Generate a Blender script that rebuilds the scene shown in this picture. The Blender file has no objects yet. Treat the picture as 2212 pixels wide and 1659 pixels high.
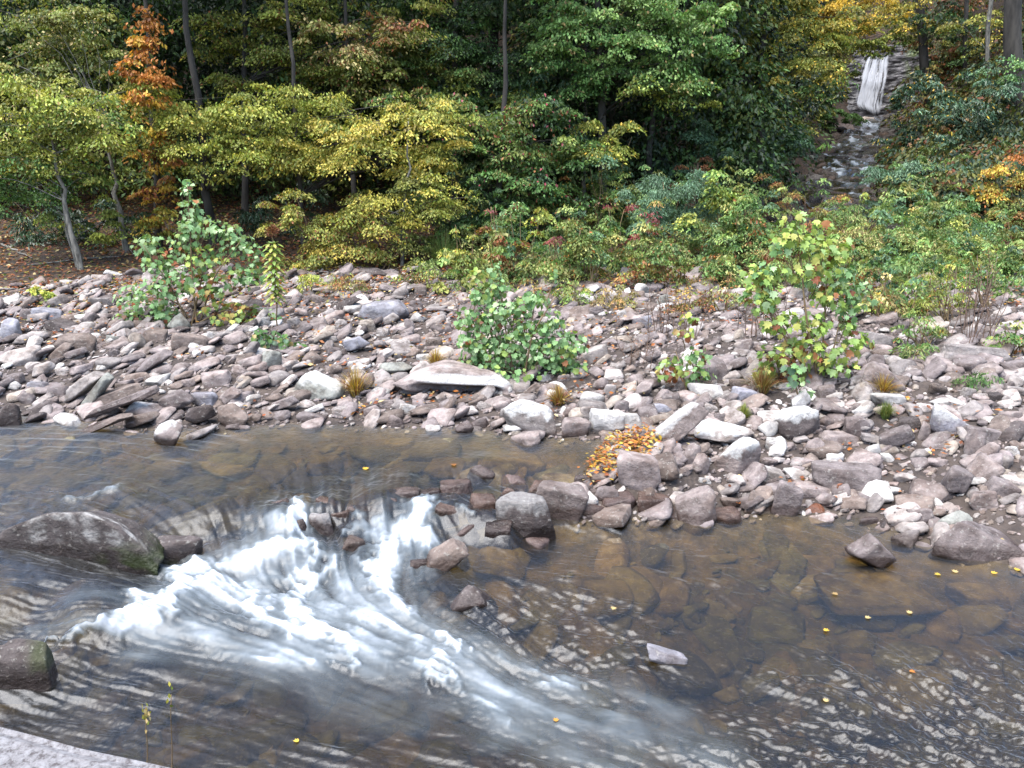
import bpy, bmesh, math, random
import numpy as np
from mathutils import Vector

rng = np.random.default_rng(7)
random.seed(7)
R = math.radians
SC = bpy.context.scene
COL = SC.collection

# ------------------------------------------------------------------ camera, sky, sun, exposure
CAM_H, PITCH, HFOV = 4.0, R(16.0), R(60.0)
cam_d = bpy.data.cameras.new('camera'); cam = bpy.data.objects.new('camera', cam_d); COL.objects.link(cam)
cam.location = (0, 0, CAM_H); cam.rotation_euler = (R(90) - PITCH, 0, 0)
cam_d.angle = HFOV; cam_d.clip_start = 0.05; cam_d.clip_end = 1000
SC.camera = cam
SUN_EL, SUN_AZ = R(70), R(222)          # azimuth clockwise from +Y
world = bpy.data.worlds.new('World'); SC.world = world; world.use_nodes = True
wn = world.node_tree; wn.nodes.clear()
sky = wn.nodes.new('ShaderNodeTexSky'); sky.sky_type = 'NISHITA'; sky.sun_disc = False
sky.sun_elevation = SUN_EL; sky.sun_rotation = SUN_AZ; sky.air_density = 1.0; sky.dust_density = 1.6; sky.ozone_density = 1.0
bg = wn.nodes.new('ShaderNodeBackground'); bg.inputs[1].default_value = 0.125
wo = wn.nodes.new('ShaderNodeOutputWorld')
wn.links.new(sky.outputs[0], bg.inputs[0]); wn.links.new(bg.outputs[0], wo.inputs[0])
sun_d = bpy.data.lights.new('sun', 'SUN'); sun_d.energy = 2.6; sun_d.angle = R(58); sun_d.color = (1, 0.97, 0.93)
sun = bpy.data.objects.new('sun', sun_d); COL.objects.link(sun)
sdir = Vector((math.sin(SUN_AZ) * math.cos(SUN_EL), math.cos(SUN_AZ) * math.cos(SUN_EL), math.sin(SUN_EL)))
sun.rotation_euler = sdir.to_track_quat('Z', 'Y').to_euler()
SC.view_settings.view_transform = 'Standard'; SC.view_settings.look = 'None'
SC.view_settings.exposure = 2.0; SC.view_settings.gamma = 1.0
SC.cycles.max_bounces = 6; SC.cycles.transparent_max_bounces = 8; SC.cycles.diffuse_bounces = 2
SC.cycles.glossy_bounces = 3; SC.cycles.transmission_bounces = 3
SC.cycles.caustics_reflective = False; SC.cycles.caustics_refractive = False
SC.cycles.use_denoising = True; SC.cycles.denoiser = 'OPENIMAGEDENOISE'; SC.cycles.denoising_input_passes = 'RGB_ALBEDO_NORMAL'
SC.cycles.sample_clamp_indirect = 4

# ------------------------------------------------------------------ photograph geometry (2212 x 1659 picture units)
PW, PH = 2212.0, 1659.0
FOC = PW / 2 / math.tan(HFOV / 2)
def ray(px, py):
    a = (np.asarray(px, float) - PW / 2) / FOC; b = (PH / 2 - np.asarray(py, float)) / FOC
    return np.stack([a, math.cos(PITCH) + b * math.sin(PITCH), -math.sin(PITCH) + b * math.cos(PITCH)], -1)
def at_z(px, py, z):
    d = ray(px, py); t = (z - CAM_H) / d[..., 2]
    p = d * t[..., None] if np.ndim(t) else d * t
    return p + np.array([0, 0, CAM_H])
def at_y(px, py, Y):
    d = ray(px, py); return d * (Y / d[1]) + np.array([0, 0, CAM_H])
def project(P):
    P = np.asarray(P, float); q = P - np.array([0, 0, CAM_H])
    f = q[..., 1] * math.cos(PITCH) - q[..., 2] * math.sin(PITCH)
    u = q[..., 1] * math.sin(PITCH) + q[..., 2] * math.cos(PITCH)
    f = np.maximum(f, 1e-3)
    return PW / 2 + FOC * q[..., 0] / f, PH / 2 - FOC * u / f, f

# ------------------------------------------------------------------ noise
def vnoise(x, y, seed=0):
    xi = np.floor(x).astype(np.int64); yi = np.floor(y).astype(np.int64)
    fx = x - xi; fy = y - yi; fx = fx * fx * (3 - 2 * fx); fy = fy * fy * (3 - 2 * fy)
    def h(a, b):
        n = (a * 374761393 + b * 668265263 + seed * 1442695041) & 0x7fffffff
        n = ((n ^ (n >> 13)) * 1274126177) & 0x7fffffff
        return ((n ^ (n >> 16)) & 0xffff) / 65535.0
    return (h(xi, yi) * (1 - fx) + h(xi + 1, yi) * fx) * (1 - fy) + (h(xi, yi + 1) * (1 - fx) + h(xi + 1, yi + 1) * fx) * fy
def fbm(x, y, seed=0, oct=4):
    s = 0; a = 0.5; t = 0
    for k in range(oct):
        s = s + a * vnoise(x * 2 ** k, y * 2 ** k, seed + k); t += a; a *= 0.5
    return s / t
def sstep(a, b, x):
    t = np.clip((x - a) / (b - a), 0, 1); return t * t * (3 - 2 * t)

# ------------------------------------------------------------------ water level, roughness, flow (control points)
LV = np.array([  # px, py, level, wave height
 (-400,960,0,.012),(100,1000,0,.016),(600,980,0,.006),(1000,980,0,.004),(1250,965,0,.003),(450,1070,-.01,.02),(200,1060,0,.03),
 (-300,1100,-.02,.03),(600,1110,-.05,.03),(560,1170,-.25,.06),(690,1090,-.06,.03),(700,1160,-.3,.07),(850,1055,-.02,.02),(900,1095,-.12,.05),
 (840,1170,-.3,.06),(850,1260,-.38,.05),(-300,1260,-.08,.02),(0,1260,-.12,.024),(200,1300,-.17,.026),(350,1300,-.25,.03),(420,1250,-.3,.08),
 (500,1300,-.38,.08),(700,1300,-.4,.08),(900,1400,-.42,.06),(300,1420,-.4,.035),(100,1380,-.3,.03),(400,1500,-.45,.036),(800,1550,-.48,.036),
 (1200,1500,-.5,.055),(1600,1600,-.55,.05),(2200,1600,-.58,.045),(2000,1300,-.5,.012),(1500,1220,-.43,.024),(1200,1190,-.4,.02),(1000,1200,-.38,.02),
 (1700,1130,-.45,.008),(2100,1230,-.5,.004),(1300,1350,-.45,.036),(1750,1400,-.5,.036),(2700,1500,-.55,.035),(100,1600,-.47,.036),(700,1800,-.5,.045),(1800,1800,-.57,.03),
 (1060,1100,-.12,.02),(1000,1080,-.08,.03)])
LVP = at_z(LV[:, 0], LV[:, 1], LV[:, 2])[:, :2]
def idw(x, y, P, vals, p=4, eps=0.03):
    out = [0] * vals.shape[1]; ws = 0
    for i in range(len(P)):
        w = 1.0 / (((x - P[i, 0]) ** 2 + (y - P[i, 1]) ** 2) + eps) ** (p / 2)
        ws = ws + w
        for k in range(vals.shape[1]): out[k] = out[k] + w * vals[i, k]
    return [o / ws for o in out]
def level(x, y): return idw(x, y, LVP, LV[:, 2:3])[0]

BANK = np.array([(-1400,840,0),(-600,860,0),(0,888,0),(150,905,0),(300,920,0),(450,925,0),(620,910,0),(1000,915,0),(1150,945,0),(1300,950,0),(1330,985,0),
 (1290,1040,-.1),(1230,1062,-.15),(1220,1110,-.35),(1260,1140,-.4),(1400,1128,-.42),(1500,1122,-.43),(1700,1108,-.45),(1850,1122,-.46),(1950,1152,-.48),
 (2050,1192,-.5),(2212,1228,-.5),(2900,1330,-.53),(3600,1420,-.55)])
BKP = at_z(BANK[:, 0], BANK[:, 1], BANK[:, 2])[:, :2]
BPOLY = np.vstack([BKP, [[40, -20], [-40, -20]]])
def bank_d(x, y):
    x = np.asarray(x, float); y = np.asarray(y, float)
    d2 = np.full(x.shape, 1e9)
    for a, b in zip(BKP[:-1], BKP[1:]):
        e = b - a; t = np.clip(((x - a[0]) * e[0] + (y - a[1]) * e[1]) / (e @ e), 0, 1)
        d2 = np.minimum(d2, (x - a[0] - t * e[0]) ** 2 + (y - a[1] - t * e[1]) ** 2)
    ins = np.zeros(x.shape, bool); n = len(BPOLY)
    for i in range(n):
        a, b = BPOLY[i], BPOLY[(i + 1) % n]
        if a[1] == b[1]: continue
        c = ((a[1] > y) != (b[1] > y)) & (x < (b[0] - a[0]) * (y - a[1]) / (b[1] - a[1]) + a[0])
        ins ^= c
    d = np.sqrt(d2); return np.where(ins, -d, d)

VAL = np.array([(20, 6.6), (28, 10.2), (36, 13.1), (50, 18.6), (62, 24.0), (70, 28.0), (120, 48)])
FALL_Y = 70.0
def xv(y): return np.interp(y, VAL[:, 0], VAL[:, 1])
def stream_z(y): return np.interp(y, [20, 24, 28, 40, 52, 60, 66, 69.5], [.95, 1.1, 1.35, 2.05, 3.05, 4.0, 4.75, 4.9])
def terrain(x, y):
    x = np.asarray(x, float); y = np.asarray(y, float)
    d = bank_d(x, y); lv = level(x, y)
    land = lv * np.exp(-np.maximum(d, 0) / 4) + 1.15 * (1 - np.exp(-np.maximum(d, 0) / 7))
    land = land + (fbm(x * 1.3, y * 1.3, 3) - .5) * .16 * sstep(0, 1.5, d)
    bed = lv - .50 * (1 - np.exp(np.minimum(d, 0) / 1.1)) + (fbm(x * 1.6, y * 1.6, 9) - .5) * .16 * sstep(0, -.8, d)
    z = np.where(d > 0, land, bed)
    back = np.maximum(y - 22, 0)
    z = z + .07 * back
    # wooded hillside with the side valley cut through it
    off = x - xv(y)
    lat = np.where(off < 0, sstep(2.0, 9.0, -off), sstep(2.5, 10.0, off))
    hill = np.maximum(y - np.where(off < 0, 30, 27), 0) * .50 + (fbm(x * .12, y * .12, 21) - .5) * 3 * sstep(28, 40, y)
    sz = stream_z(y) - .12 + 0.25 * sstep(1.2, 3, abs(off))
    up = sstep(FALL_Y - .2, FALL_Y + 1.2, y) * 5.0 + np.maximum(y - FALL_Y, 0) * .6
    vz = sz + up
    w = sstep(20, 28, y)
    zz = z + hill
    valley = (vz * (1 - lat) + np.maximum(zz, vz + .2) * lat)
    z = z * (1 - w) + valley * w
    # near embankment under the camera
    e = np.maximum(4.7 - y, 0) * 1.15
    z = np.where(y < 4.7, np.minimum(z + e, 2.3), z)
    return z
def ground_at(px, py, water=True, n=600):
    d = ray(px, py); Y = np.geomspace(4.2, 95, n)
    P = d[None, :] * (Y / d[1])[:, None] + np.array([0, 0, CAM_H])
    h = terrain(P[:, 0], P[:, 1])
    if water:
        dd = bank_d(P[:, 0], P[:, 1]); h = np.where(dd < 0, np.maximum(h, level(P[:, 0], P[:, 1])), h)
    k = np.argmax(P[:, 2] < h)
    if P[k, 2] >= h[k]: k = n - 1
    if k == 0: return P[0]
    a = (P[k - 1, 2] - h[k - 1]); b = (h[k] - P[k, 2]); t = a / (a + b + 1e-9)
    return P[k - 1] * (1 - t) + P[k] * t
def tz(x, y): return float(terrain(np.array([x]), np.array([y]))[0])

# ------------------------------------------------------------------ object helpers
def mesh_arrays(name, V, FS, smooth=False, attrs=None):
    V = np.asarray(V, np.float32); me = bpy.data.meshes.new(name)
    me.vertices.add(len(V)); me.vertices.foreach_set('co', V.ravel())
    loops = np.concatenate([np.asarray(f, np.int32).ravel() for f in FS])
    sizes = np.concatenate([np.full(len(f), np.asarray(f).shape[1], np.int32) for f in FS])
    me.loops.add(len(loops)); me.loops.foreach_set('vertex_index', loops)
    starts = np.concatenate([[0], np.cumsum(sizes)[:-1]]).astype(np.int32)
    me.polygons.add(len(sizes)); me.polygons.foreach_set('loop_start', starts)
    try: me.polygons.foreach_set('loop_total', sizes)
    except Exception: pass
    me.update(calc_edges=True)
    me.polygons.foreach_set('use_smooth', np.full(len(sizes), smooth))
    for k, a in (attrs or {}).items():
        a = np.asarray(a, np.float32)
        if a.ndim == 2:
            if a.shape[1] == 3: a = np.hstack([a, np.ones((len(a), 1), np.float32)])
            at = me.attributes.new(k, 'FLOAT_COLOR', 'POINT'); at.data.foreach_set('color', a.ravel())
        else:
            at = me.attributes.new(k, 'FLOAT', 'POINT'); at.data.foreach_set('value', a)
    return me
def link(name, me, mat=None, parent=None, loc=None):
    o = bpy.data.objects.new(name, me); COL.objects.link(o)
    if mat and not me.materials: me.materials.append(mat)
    if parent is not None:
        o.parent = parent
    if loc is not None: o.location = loc
    return o
def tag(o, label=None, cat=None, group=None, kind=None):
    if label: o['label'] = label
    if cat: o['category'] = cat
    if group: o['group'] = group
    if kind: o['kind'] = kind
    elif cat: o['kind'] = 'thing'
    return o
def empty(name, loc, label, cat, group=None):
    o = bpy.data.objects.new(name, None); COL.objects.link(o); o.location = loc; o.empty_display_size = .2
    return tag(o, label, cat, group)
class Acc:
    def __init__(s): s.V = []; s.F = {}; s.n = 0; s.C = []
    def add(s, V, F, C=None):
        V = np.asarray(V, np.float32)
        for f in (F if isinstance(F, list) else [F]):
            f = np.asarray(f, np.int64); s.F.setdefault(f.shape[1], []).append(f + s.n)
        s.V.append(V); s.n += len(V)
        if C is not None: s.C.append(np.asarray(C, np.float32))
    def mesh(s, name, origin=(0, 0, 0), smooth=False):
        V = np.vstack(s.V) - np.asarray(origin, np.float32)
        FS = [np.vstack(v) for v in s.F.values()]
        return mesh_arrays(name, V, FS, smooth, {'tint': np.vstack(s.C)} if s.C else None)
def unit(a): return a / np.maximum(np.linalg.norm(a, axis=-1, keepdims=True), 1e-9)
def tube(acc, pts, rad, sides=7, wob=0.0):
    pts = np.asarray(pts, float); rad = np.asarray(rad, float); n = len(pts)
    T = unit(np.gradient(pts, axis=0)); ref = np.where(np.abs(T[:, 2:3]) > .9, [[1., 0, 0]], [[0, 0, 1.]])
    S = unit(np.cross(T, ref)); B = np.cross(T, S)
    a = np.arange(sides) * 2 * math.pi / sides
    rr = rad[:, None] * (1 + wob * (rng.random((n, sides)) - .5))
    V = pts[:, None, :] + rr[..., None] * (np.cos(a)[None, :, None] * S[:, None, :] + np.sin(a)[None, :, None] * B[:, None, :])
    i = np.arange(n - 1)[:, None] * sides; j = np.arange(sides)[None, :]; k = (j + 1) % sides
    F = np.stack([i + j, i + k, i + sides + k, i + sides + j], -1).reshape(-1, 4)
    acc.add(V.reshape(-1, 3), [F, np.array([list(range((n - 1) * sides, n * sides))])])

# ------------------------------------------------------------------ materials
def new_mat(name):
    m = bpy.data.materials.new(name); m.use_nodes = True; nt = m.node_tree; nt.nodes.clear()
    out = nt.nodes.new('ShaderNodeOutputMaterial')
    def N(t, **kw):
        n = nt.nodes.new(t)
        for k, v in kw.items(): setattr(n, k, v)
        return n
    def L(a, b): nt.links.new(a, b)
    return m, nt, out, N, L
def ramp(N, pts):
    r = N('ShaderNodeValToRGB'); e = r.color_ramp.elements
    while len(e) < len(pts): e.new(.5)
    for q, (p, c) in zip(e, pts): q.position = p; q.color = (*c, 1) if len(c) == 3 else c
    return r
def mixc(N, L, fac, a, b, blend='MIX'):
    m = N('ShaderNodeMix', data_type='RGBA', blend_type=blend)
    for s, v in ((m.inputs[0], fac), (m.inputs[6], a), (m.inputs[7], b)):
        if hasattr(v, 'is_linked') or hasattr(v, 'links'): L(v, s)
        elif isinstance(v, (int, float)): s.default_value = v
        else: s.default_value = (*v, 1) if len(v) == 3 else v
    return m.outputs[2]
def math_(N, L, op, a, b=None, clamp=False):
    m = N('ShaderNodeMath', operation=op, use_clamp=clamp)
    for i, v in enumerate((a, b)):
        if v is None: continue
        if isinstance(v, (int, float)): m.inputs[i].default_value = v
        else: L(v, m.inputs[i])
    return m.outputs[0]

def leaf_material(name, gloss=.35, transl=.28):
    m, nt, out, N, L = new_mat(name)
    at = N('ShaderNodeAttribute', attribute_name='tint')
    p = N('ShaderNodeBsdfPrincipled'); p.inputs['Roughness'].default_value = gloss
    p.inputs['Specular IOR Level'].default_value = .3
    L(at.outputs['Color'], p.inputs['Base Color'])
    t = N('ShaderNodeBsdfTranslucent')
    L(mixc(N, L, 1.0, at.outputs['Color'], (1.1, 1.15, .6), 'MULTIPLY'), t.inputs[0])
    mx = N('ShaderNodeMixShader'); mx.inputs[0].default_value = transl
    L(p.outputs[0], mx.inputs[1]); L(t.outputs[0], mx.inputs[2]); L(mx.outputs[0], out.inputs[0])
    return m
M_LEAF = leaf_material('leaf', .5, .28)
M_GLOSSLEAF = leaf_material('waxy_leaf', .28, .12)

def bark_material(name, a, b, scale=6):
    m, nt, out, N, L = new_mat(name)
    tc = N('ShaderNodeTexCoord'); mp = N('ShaderNodeMapping'); mp.inputs['Scale'].default_value = (1, 1, .3); L(tc.outputs['Object'], mp.inputs[0])
    n = N('ShaderNodeTexNoise'); n.inputs['Scale'].default_value = scale; n.inputs['Detail'].default_value = 5; L(mp.outputs[0], n.inputs[0])
    r = ramp(N, [(.35, a), (.65, b)]); L(n.outputs[0], r.inputs[0])
    p = N('ShaderNodeBsdfPrincipled'); p.inputs['Roughness'].default_value = .9; L(r.outputs[0], p.inputs['Base Color'])
    bm = N('ShaderNodeBump'); bm.inputs['Strength'].default_value = .6; bm.inputs['Distance'].default_value = .03
    L(n.outputs[0], bm.inputs['Height']); L(bm.outputs[0], p.inputs['Normal']); L(p.outputs[0], out.inputs[0])
    return m
M_BARK = bark_material('dark_bark', (.016, .014, .012), (.05, .044, .038))
M_PALE = bark_material('pale_bark', (.05, .047, .04), (.19, .18, .155), 14)
M_STEM = bark_material('stem', (.09, .06, .03), (.2, .14, .07), 20)
M_DRY = bark_material('dry_stalk', (.06, .04, .03), (.16, .10, .07), 20)

def rock_material(name, stuff=False):
    m, nt, out, N, L = new_mat(name)
    tc = N('ShaderNodeTexCoord'); geo = N('ShaderNodeNewGeometry')
    if stuff:
        at = N('ShaderNodeAttribute', attribute_name='tint'); base = at.outputs['Color']; co = geo.outputs['Position']
    else:
        oi = N('ShaderNodeObjectInfo'); base = oi.outputs['Color']
        va = N('ShaderNodeVectorMath', operation='ADD'); L(tc.outputs['Object'], va.inputs[0])
        cm = N('ShaderNodeCombineXYZ'); 
        mm = math_(N, L, 'MULTIPLY', oi.outputs['Random'], 37.0)
        for i in range(3): L(mm, cm.inputs[i])
        L(cm.outputs[0], va.inputs[1]); co = va.outputs[0]
    n1 = N('ShaderNodeTexNoise'); n1.inputs['Scale'].default_value = 6; n1.inputs['Detail'].default_value = 8; n1.inputs['Roughness'].default_value = .65; L(co, n1.inputs[0])
    r1 = ramp(N, [(.30, (.42, .39, .37)), (.47, (.86, .85, .85)), (.56, (1.05, 1.05, 1.05)), (.72, (1.5, 1.48, 1.44))]); L(n1.outputs[0], r1.inputs[0])
    c = mixc(N, L, 1.0, base, r1.outputs[0], 'MULTIPLY')
    # bedding streaks
    mp = N('ShaderNodeMapping'); mp.inputs['Scale'].default_value = (2, 2, 14); mp.inputs['Rotation'].default_value = (.5, .35, 0)
    wv = N('ShaderNodeVectorMath', operation='ADD'); L(co, wv.inputs[0]); wm_ = N('ShaderNodeVectorMath', operation='SCALE'); wm_.inputs[3].default_value = .35; L(n1.outputs['Color'], wm_.inputs[0]); L(wm_.outputs[0], wv.inputs[1]); L(wv.outputs[0], mp.inputs[0])
    n3 = N('ShaderNodeTexNoise'); n3.inputs['Scale'].default_value = 1.6; n3.inputs['Detail'].default_value = 4; L(mp.outputs[0], n3.inputs[0])
    r3 = ramp(N, [(.4, (.74, .72, .73)), (.6, (1.06, 1.06, 1.06))]); L(n3.outputs[0], r3.inputs[0])
    c = mixc(N, L, .3, c, r3.outputs[0], 'MULTIPLY')
    n4 = N('ShaderNodeTexNoise'); n4.inputs['Scale'].default_value = 2.6; n4.inputs['Detail'].default_value = 6; n4.inputs['Roughness'].default_value = .6; L(co, n4.inputs[0])
    r4 = ramp(N, [(.40, (.62, .56, .53)), (.50, (1, 1, 1)), (.62, (1.12, 1.12, 1.14))]); L(n4.outputs[0], r4.inputs[0]); c = mixc(N, L, .8, c, r4.outputs[0], 'MULTIPLY')
    # pale lichen specks
    n2 = N('ShaderNodeTexNoise'); n2.inputs['Scale'].default_value = 21; n2.inputs['Detail'].default_value = 6; n2.inputs['Roughness'].default_value = .7; L(co, n2.inputs[0])
    r2 = ramp(N, [(.57, (0, 0, 0)), (.64, (1, 1, 1))]); L(n2.outputs[0], r2.inputs[0])
    c = mixc(N, L, math_(N, L, 'MULTIPLY', r2.outputs[0], .42), c, (.32, .31, .28))
    p = N('ShaderNodeBsdfPrincipled'); 
    rough = .82
    if not stuff:
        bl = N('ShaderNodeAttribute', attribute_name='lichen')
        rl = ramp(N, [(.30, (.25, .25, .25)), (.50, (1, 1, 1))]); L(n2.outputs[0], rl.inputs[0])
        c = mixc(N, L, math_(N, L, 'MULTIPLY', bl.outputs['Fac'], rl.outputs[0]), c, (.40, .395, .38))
        ms = N('ShaderNodeAttribute', attribute_name='moss')
        c = mixc(N, L, ms.outputs['Fac'], c, (.042, .066, .014))
        wz = N('ShaderNodeAttribute', attribute_type='OBJECT', attribute_name='wet_z')
        sp = N('ShaderNodeSeparateXYZ'); L(geo.outputs['Position'], sp.inputs[0])
        h = math_(N, L, 'SUBTRACT', sp.outputs[2], wz.outputs['Fac'])
        h = math_(N, L, 'ADD', h, math_(N, L, 'MULTIPLY', math_(N, L, 'SUBTRACT', n1.outputs[0], .5), -.22))
        wet = math_(N, L, 'SUBTRACT', 1.0, math_(N, L, 'DIVIDE', h, .05, True), True)
        c = mixc(N, L, wet, c, mixc(N, L, 1.0, c, (.46, .41, .385), 'MULTIPLY'))
        L(math_(N, L, 'SUBTRACT', rough, math_(N, L, 'MULTIPLY', wet, .55)), p.inputs['Roughness'])
    else: p.inputs['Roughness'].default_value = rough
    L(c, p.inputs['Base Color']); p.inputs['Specular IOR Level'].default_value = .35
    b = N('ShaderNodeBump'); b.inputs['Strength'].default_value = .8; b.inputs['Distance'].default_value = .05
    bh = math_(N, L, 'ADD', n1.outputs[0], math_(N, L, 'MULTIPLY', n3.outputs[0], .3)); bh = math_(N, L, 'ADD', bh, math_(N, L, 'MULTIPLY', n2.outputs[0], .35))
    L(bh, b.inputs['Height']); L(b.outputs[0], p.inputs['Normal']); L(p.outputs[0], out.inputs[0])
    return m
M_ROCK = rock_material('river_rock'); M_PEB = rock_material('pebble_rock', True)

def ground_material():
    m, nt, out, N, L = new_mat('ground')
    geo = N('ShaderNodeNewGeometry'); zn = N('ShaderNodeAttribute', attribute_name='litter'); bd = N('ShaderNodeAttribute', attribute_name='bed')
    n = N('ShaderNodeTexNoise'); n.inputs['Scale'].default_value = 5; n.inputs['Detail'].default_value = 8; L(geo.outputs['Position'], n.inputs[0])
    v = N('ShaderNodeTexVoronoi'); v.inputs['Scale'].default_value = 14; L(geo.outputs['Position'], v.inputs[0])
    v2 = N('ShaderNodeTexVoronoi'); v2.inputs['Scale'].default_value = 9; L(geo.outputs['Position'], v2.inputs[0])
    grav = ramp(N, [(.3, (.02, .014, .012)), (.7, (.06, .045, .036))]); L(n.outputs[0], grav.inputs[0])
    lit = N('ShaderNodeSeparateColor'); L(v2.outputs['Color'], lit.inputs[0])
    lr = ramp(N, [(.0, (.012, .008, .005)), (.35, (.03, .017, .009)), (.65, (.055, .027, .013)), (.85, (.025, .021, .013)), (1, (.08, .045, .022))]); L(lit.outputs[0], lr.inputs[0])
    br = ramp(N, [(.3, (.03, .024, .014)), (.5, (.07, .052, .028)), (.7, (.12, .09, .045))]); L(n.outputs[0], br.inputs[0])
    c = mixc(N, L, zn.outputs['Fac'], grav.outputs[0], lr.outputs[0]); c = mixc(N, L, bd.outputs['Fac'], c, br.outputs[0])
    p = N('ShaderNodeBsdfPrincipled'); p.inputs['Roughness'].default_value = .9; L(c, p.inputs['Base Color'])
    b = N('ShaderNodeBump'); b.inputs['Strength'].default_value = .8; b.inputs['Distance'].default_value = .05; L(v.outputs['Distance'], b.inputs['Height'])
    L(b.outputs[0], p.inputs['Normal']); L(p.outputs[0], out.inputs[0]); return m

def water_material(name='creek_water', rough=.2):
    m, nt, out, N, L = new_mat(name)
    fo = N('ShaderNodeAttribute', attribute_name='foam'); de = N('ShaderNodeAttribute', attribute_name='depth')
    fu = N('ShaderNodeAttribute', attribute_name='flowu'); fv = N('ShaderNodeAttribute', attribute_name='tint'); geo = N('ShaderNodeNewGeometry')
    n = N('ShaderNodeTexNoise'); n.inputs['Scale'].default_value = 11; n.inputs['Detail'].default_value = 5; L(geo.outputs['Position'], n.inputs[0])
    b = N('ShaderNodeBump'); b.inputs['Strength'].default_value = .25; b.inputs['Distance'].default_value = .04; L(n.outputs[0], b.inputs['Height'])
    dr = ramp(N, [(0, (.88, .84, .70)), (.3, (.70, .60, .38)), (.7, (.40, .345, .20)), (1, (.22, .195, .12))]); L(de.outputs['Fac'], dr.inputs[0])
    tr = N('ShaderNodeBsdfTransparent'); L(dr.outputs[0], tr.inputs[0])
    gl = N('ShaderNodeBsdfGlossy'); gl.inputs['Roughness'].default_value = rough; gl.inputs[0].default_value = (.92, .95, 1, 1); L(b.outputs[0], gl.inputs['Normal'])
    fr = N('ShaderNodeFresnel'); fr.inputs[0].default_value = 1.48; L(b.outputs[0], fr.inputs['Normal'])
    mx = N('ShaderNodeMixShader'); L(fr.outputs[0], mx.inputs[0]); L(tr.outputs[0], mx.inputs[1]); L(gl.outputs[0], mx.inputs[2])
    df = N('ShaderNodeBsdfPrincipled'); df.inputs['Roughness'].default_value = .6
    fr_ = ramp(N, [(0, (.13, .155, .165)), (.55, (.17, .20, .22)), (.80, (.26, .29, .325)), (1, (.43, .465, .51))]); L(fo.outputs['Fac'], fr_.inputs[0]); L(fr_.outputs[0], df.inputs['Base Color'])
    mf = N('ShaderNodeMixShader'); L(fo.outputs['Fac'], mf.inputs[0]); L(mx.outputs[0], mf.inputs[1]); L(df.outputs[0], mf.inputs[2])
    L(mf.outputs[0], out.inputs[0]); return m
M_WATER = water_material(rough=.38); M_STREAM = water_material('stream', .12)

# ------------------------------------------------------------------ GROUND
ys = np.concatenate([np.linspace(-8, 3, 8), np.arange(3.4, 25, .12), np.arange(25, 72, .4), np.arange(72, 140, 2.0)])
ss = np.linspace(-1, 1, 340)
YY, S2 = np.meshgrid(ys, ss, indexing='ij'); XX = S2 * np.maximum(17, .95 * YY)
ZZ = terrain(XX.ravel(), YY.ravel()).reshape(XX.shape)
def grid_faces(r, c):
    i = np.arange(r - 1)[:, None] * c; j = np.arange(c - 1)[None, :]
    return np.stack([i + j, i + j + 1, i + c + j + 1, i + c + j], -1).reshape(-1, 4)
DD = bank_d(XX.ravel(), YY.ravel())
lit_a = sstep(17.5, 21.5, YY.ravel() + 2.5 * (fbm(XX.ravel() * .5, YY.ravel() * .5, 5) - .5) - .12 * np.maximum(XX.ravel(), 0))
lit_a = np.maximum(lit_a, (YY.ravel() < 4).astype(float))
bed_a = sstep(.1, -.15, DD) * (YY.ravel() > 4.2)
g = link('ground', mesh_arrays('ground', np.stack([XX, YY, ZZ], -1).reshape(-1, 3), [grid_faces(*XX.shape)], True, {'litter': lit_a, 'bed': bed_a}), ground_material())
tag(g, kind='structure')

# ------------------------------------------------------------------ CREEK WATER with line-integral streaks along the current
FL = [(200,1000,400,1030),(-100,1000,100,1010),(700,990,720,1050),(1100,965,1000,1000),(0,1050,150,1060),(400,1080,560,1130),(620,1090,580,1160),(900,1060,870,1150),
 (850,1180,830,1260),(560,1170,520,1260),(50,1260,250,1290),(50,1350,300,1335),(300,1270,450,1300),(420,1250,560,1320),(500,1300,700,1345),(700,1350,900,1430),
 (300,1380,500,1400),(900,1450,1150,1550),(1200,1550,1500,1625),(1600,1600,1900,1659),(1100,1200,1400,1225),(1500,1250,1650,1340),(1800,1350,2000,1450),(2000,1300,2150,1400),
 (1300,1400,1500,1460),(1700,1150,1850,1200),(100,1520,300,1560),(500,1550,700,1600),(800,1600,1000,1640),(690,1180,700,1280),(1000,1120,1100,1160),(1000,1300,1150,1400),(2200,1550,2400,1600)]
FL = np.array(FL, float)
pa = at_z(FL[:, 0], FL[:, 1], -.3)[:, :2]; pb = at_z(FL[:, 2], FL[:, 3], -.3)[:, :2]
FD = unit(pb - pa); FP = (pa + pb) / 2
X0, X1, Y0, Y1, RES = -10.5, 10.5, 4.0, 15.5, .016
gx = np.arange(X0, X1, RES); gy = np.arange(Y0, Y1, RES)
cx_, cy_ = np.meshgrid(np.arange(X0, X1 + .1, .1), np.arange(Y0, Y1 + .1, .1))
u_, v_ = idw(cx_, cy_, FP, FD, 3, .1)
nn = np.sqrt(u_ ** 2 + v_ ** 2) + 1e-6; u_, v_ = u_ / nn, v_ / nn
def samp(A, x, y, x0, y0, r):
    fx = np.clip((x - x0) / r, 0, A.shape[1] - 1.001); fy = np.clip((y - y0) / r, 0, A.shape[0] - 1.001)
    i = fx.astype(int); j = fy.astype(int); fx = fx - i; fy = fy - j
    return (A[j, i] * (1 - fx) + A[j, i + 1] * fx) * (1 - fy) + (A[j + 1, i] * (1 - fx) + A[j + 1, i + 1] * fx) * fy
GX, GY = np.meshgrid(gx, gy)
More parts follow.
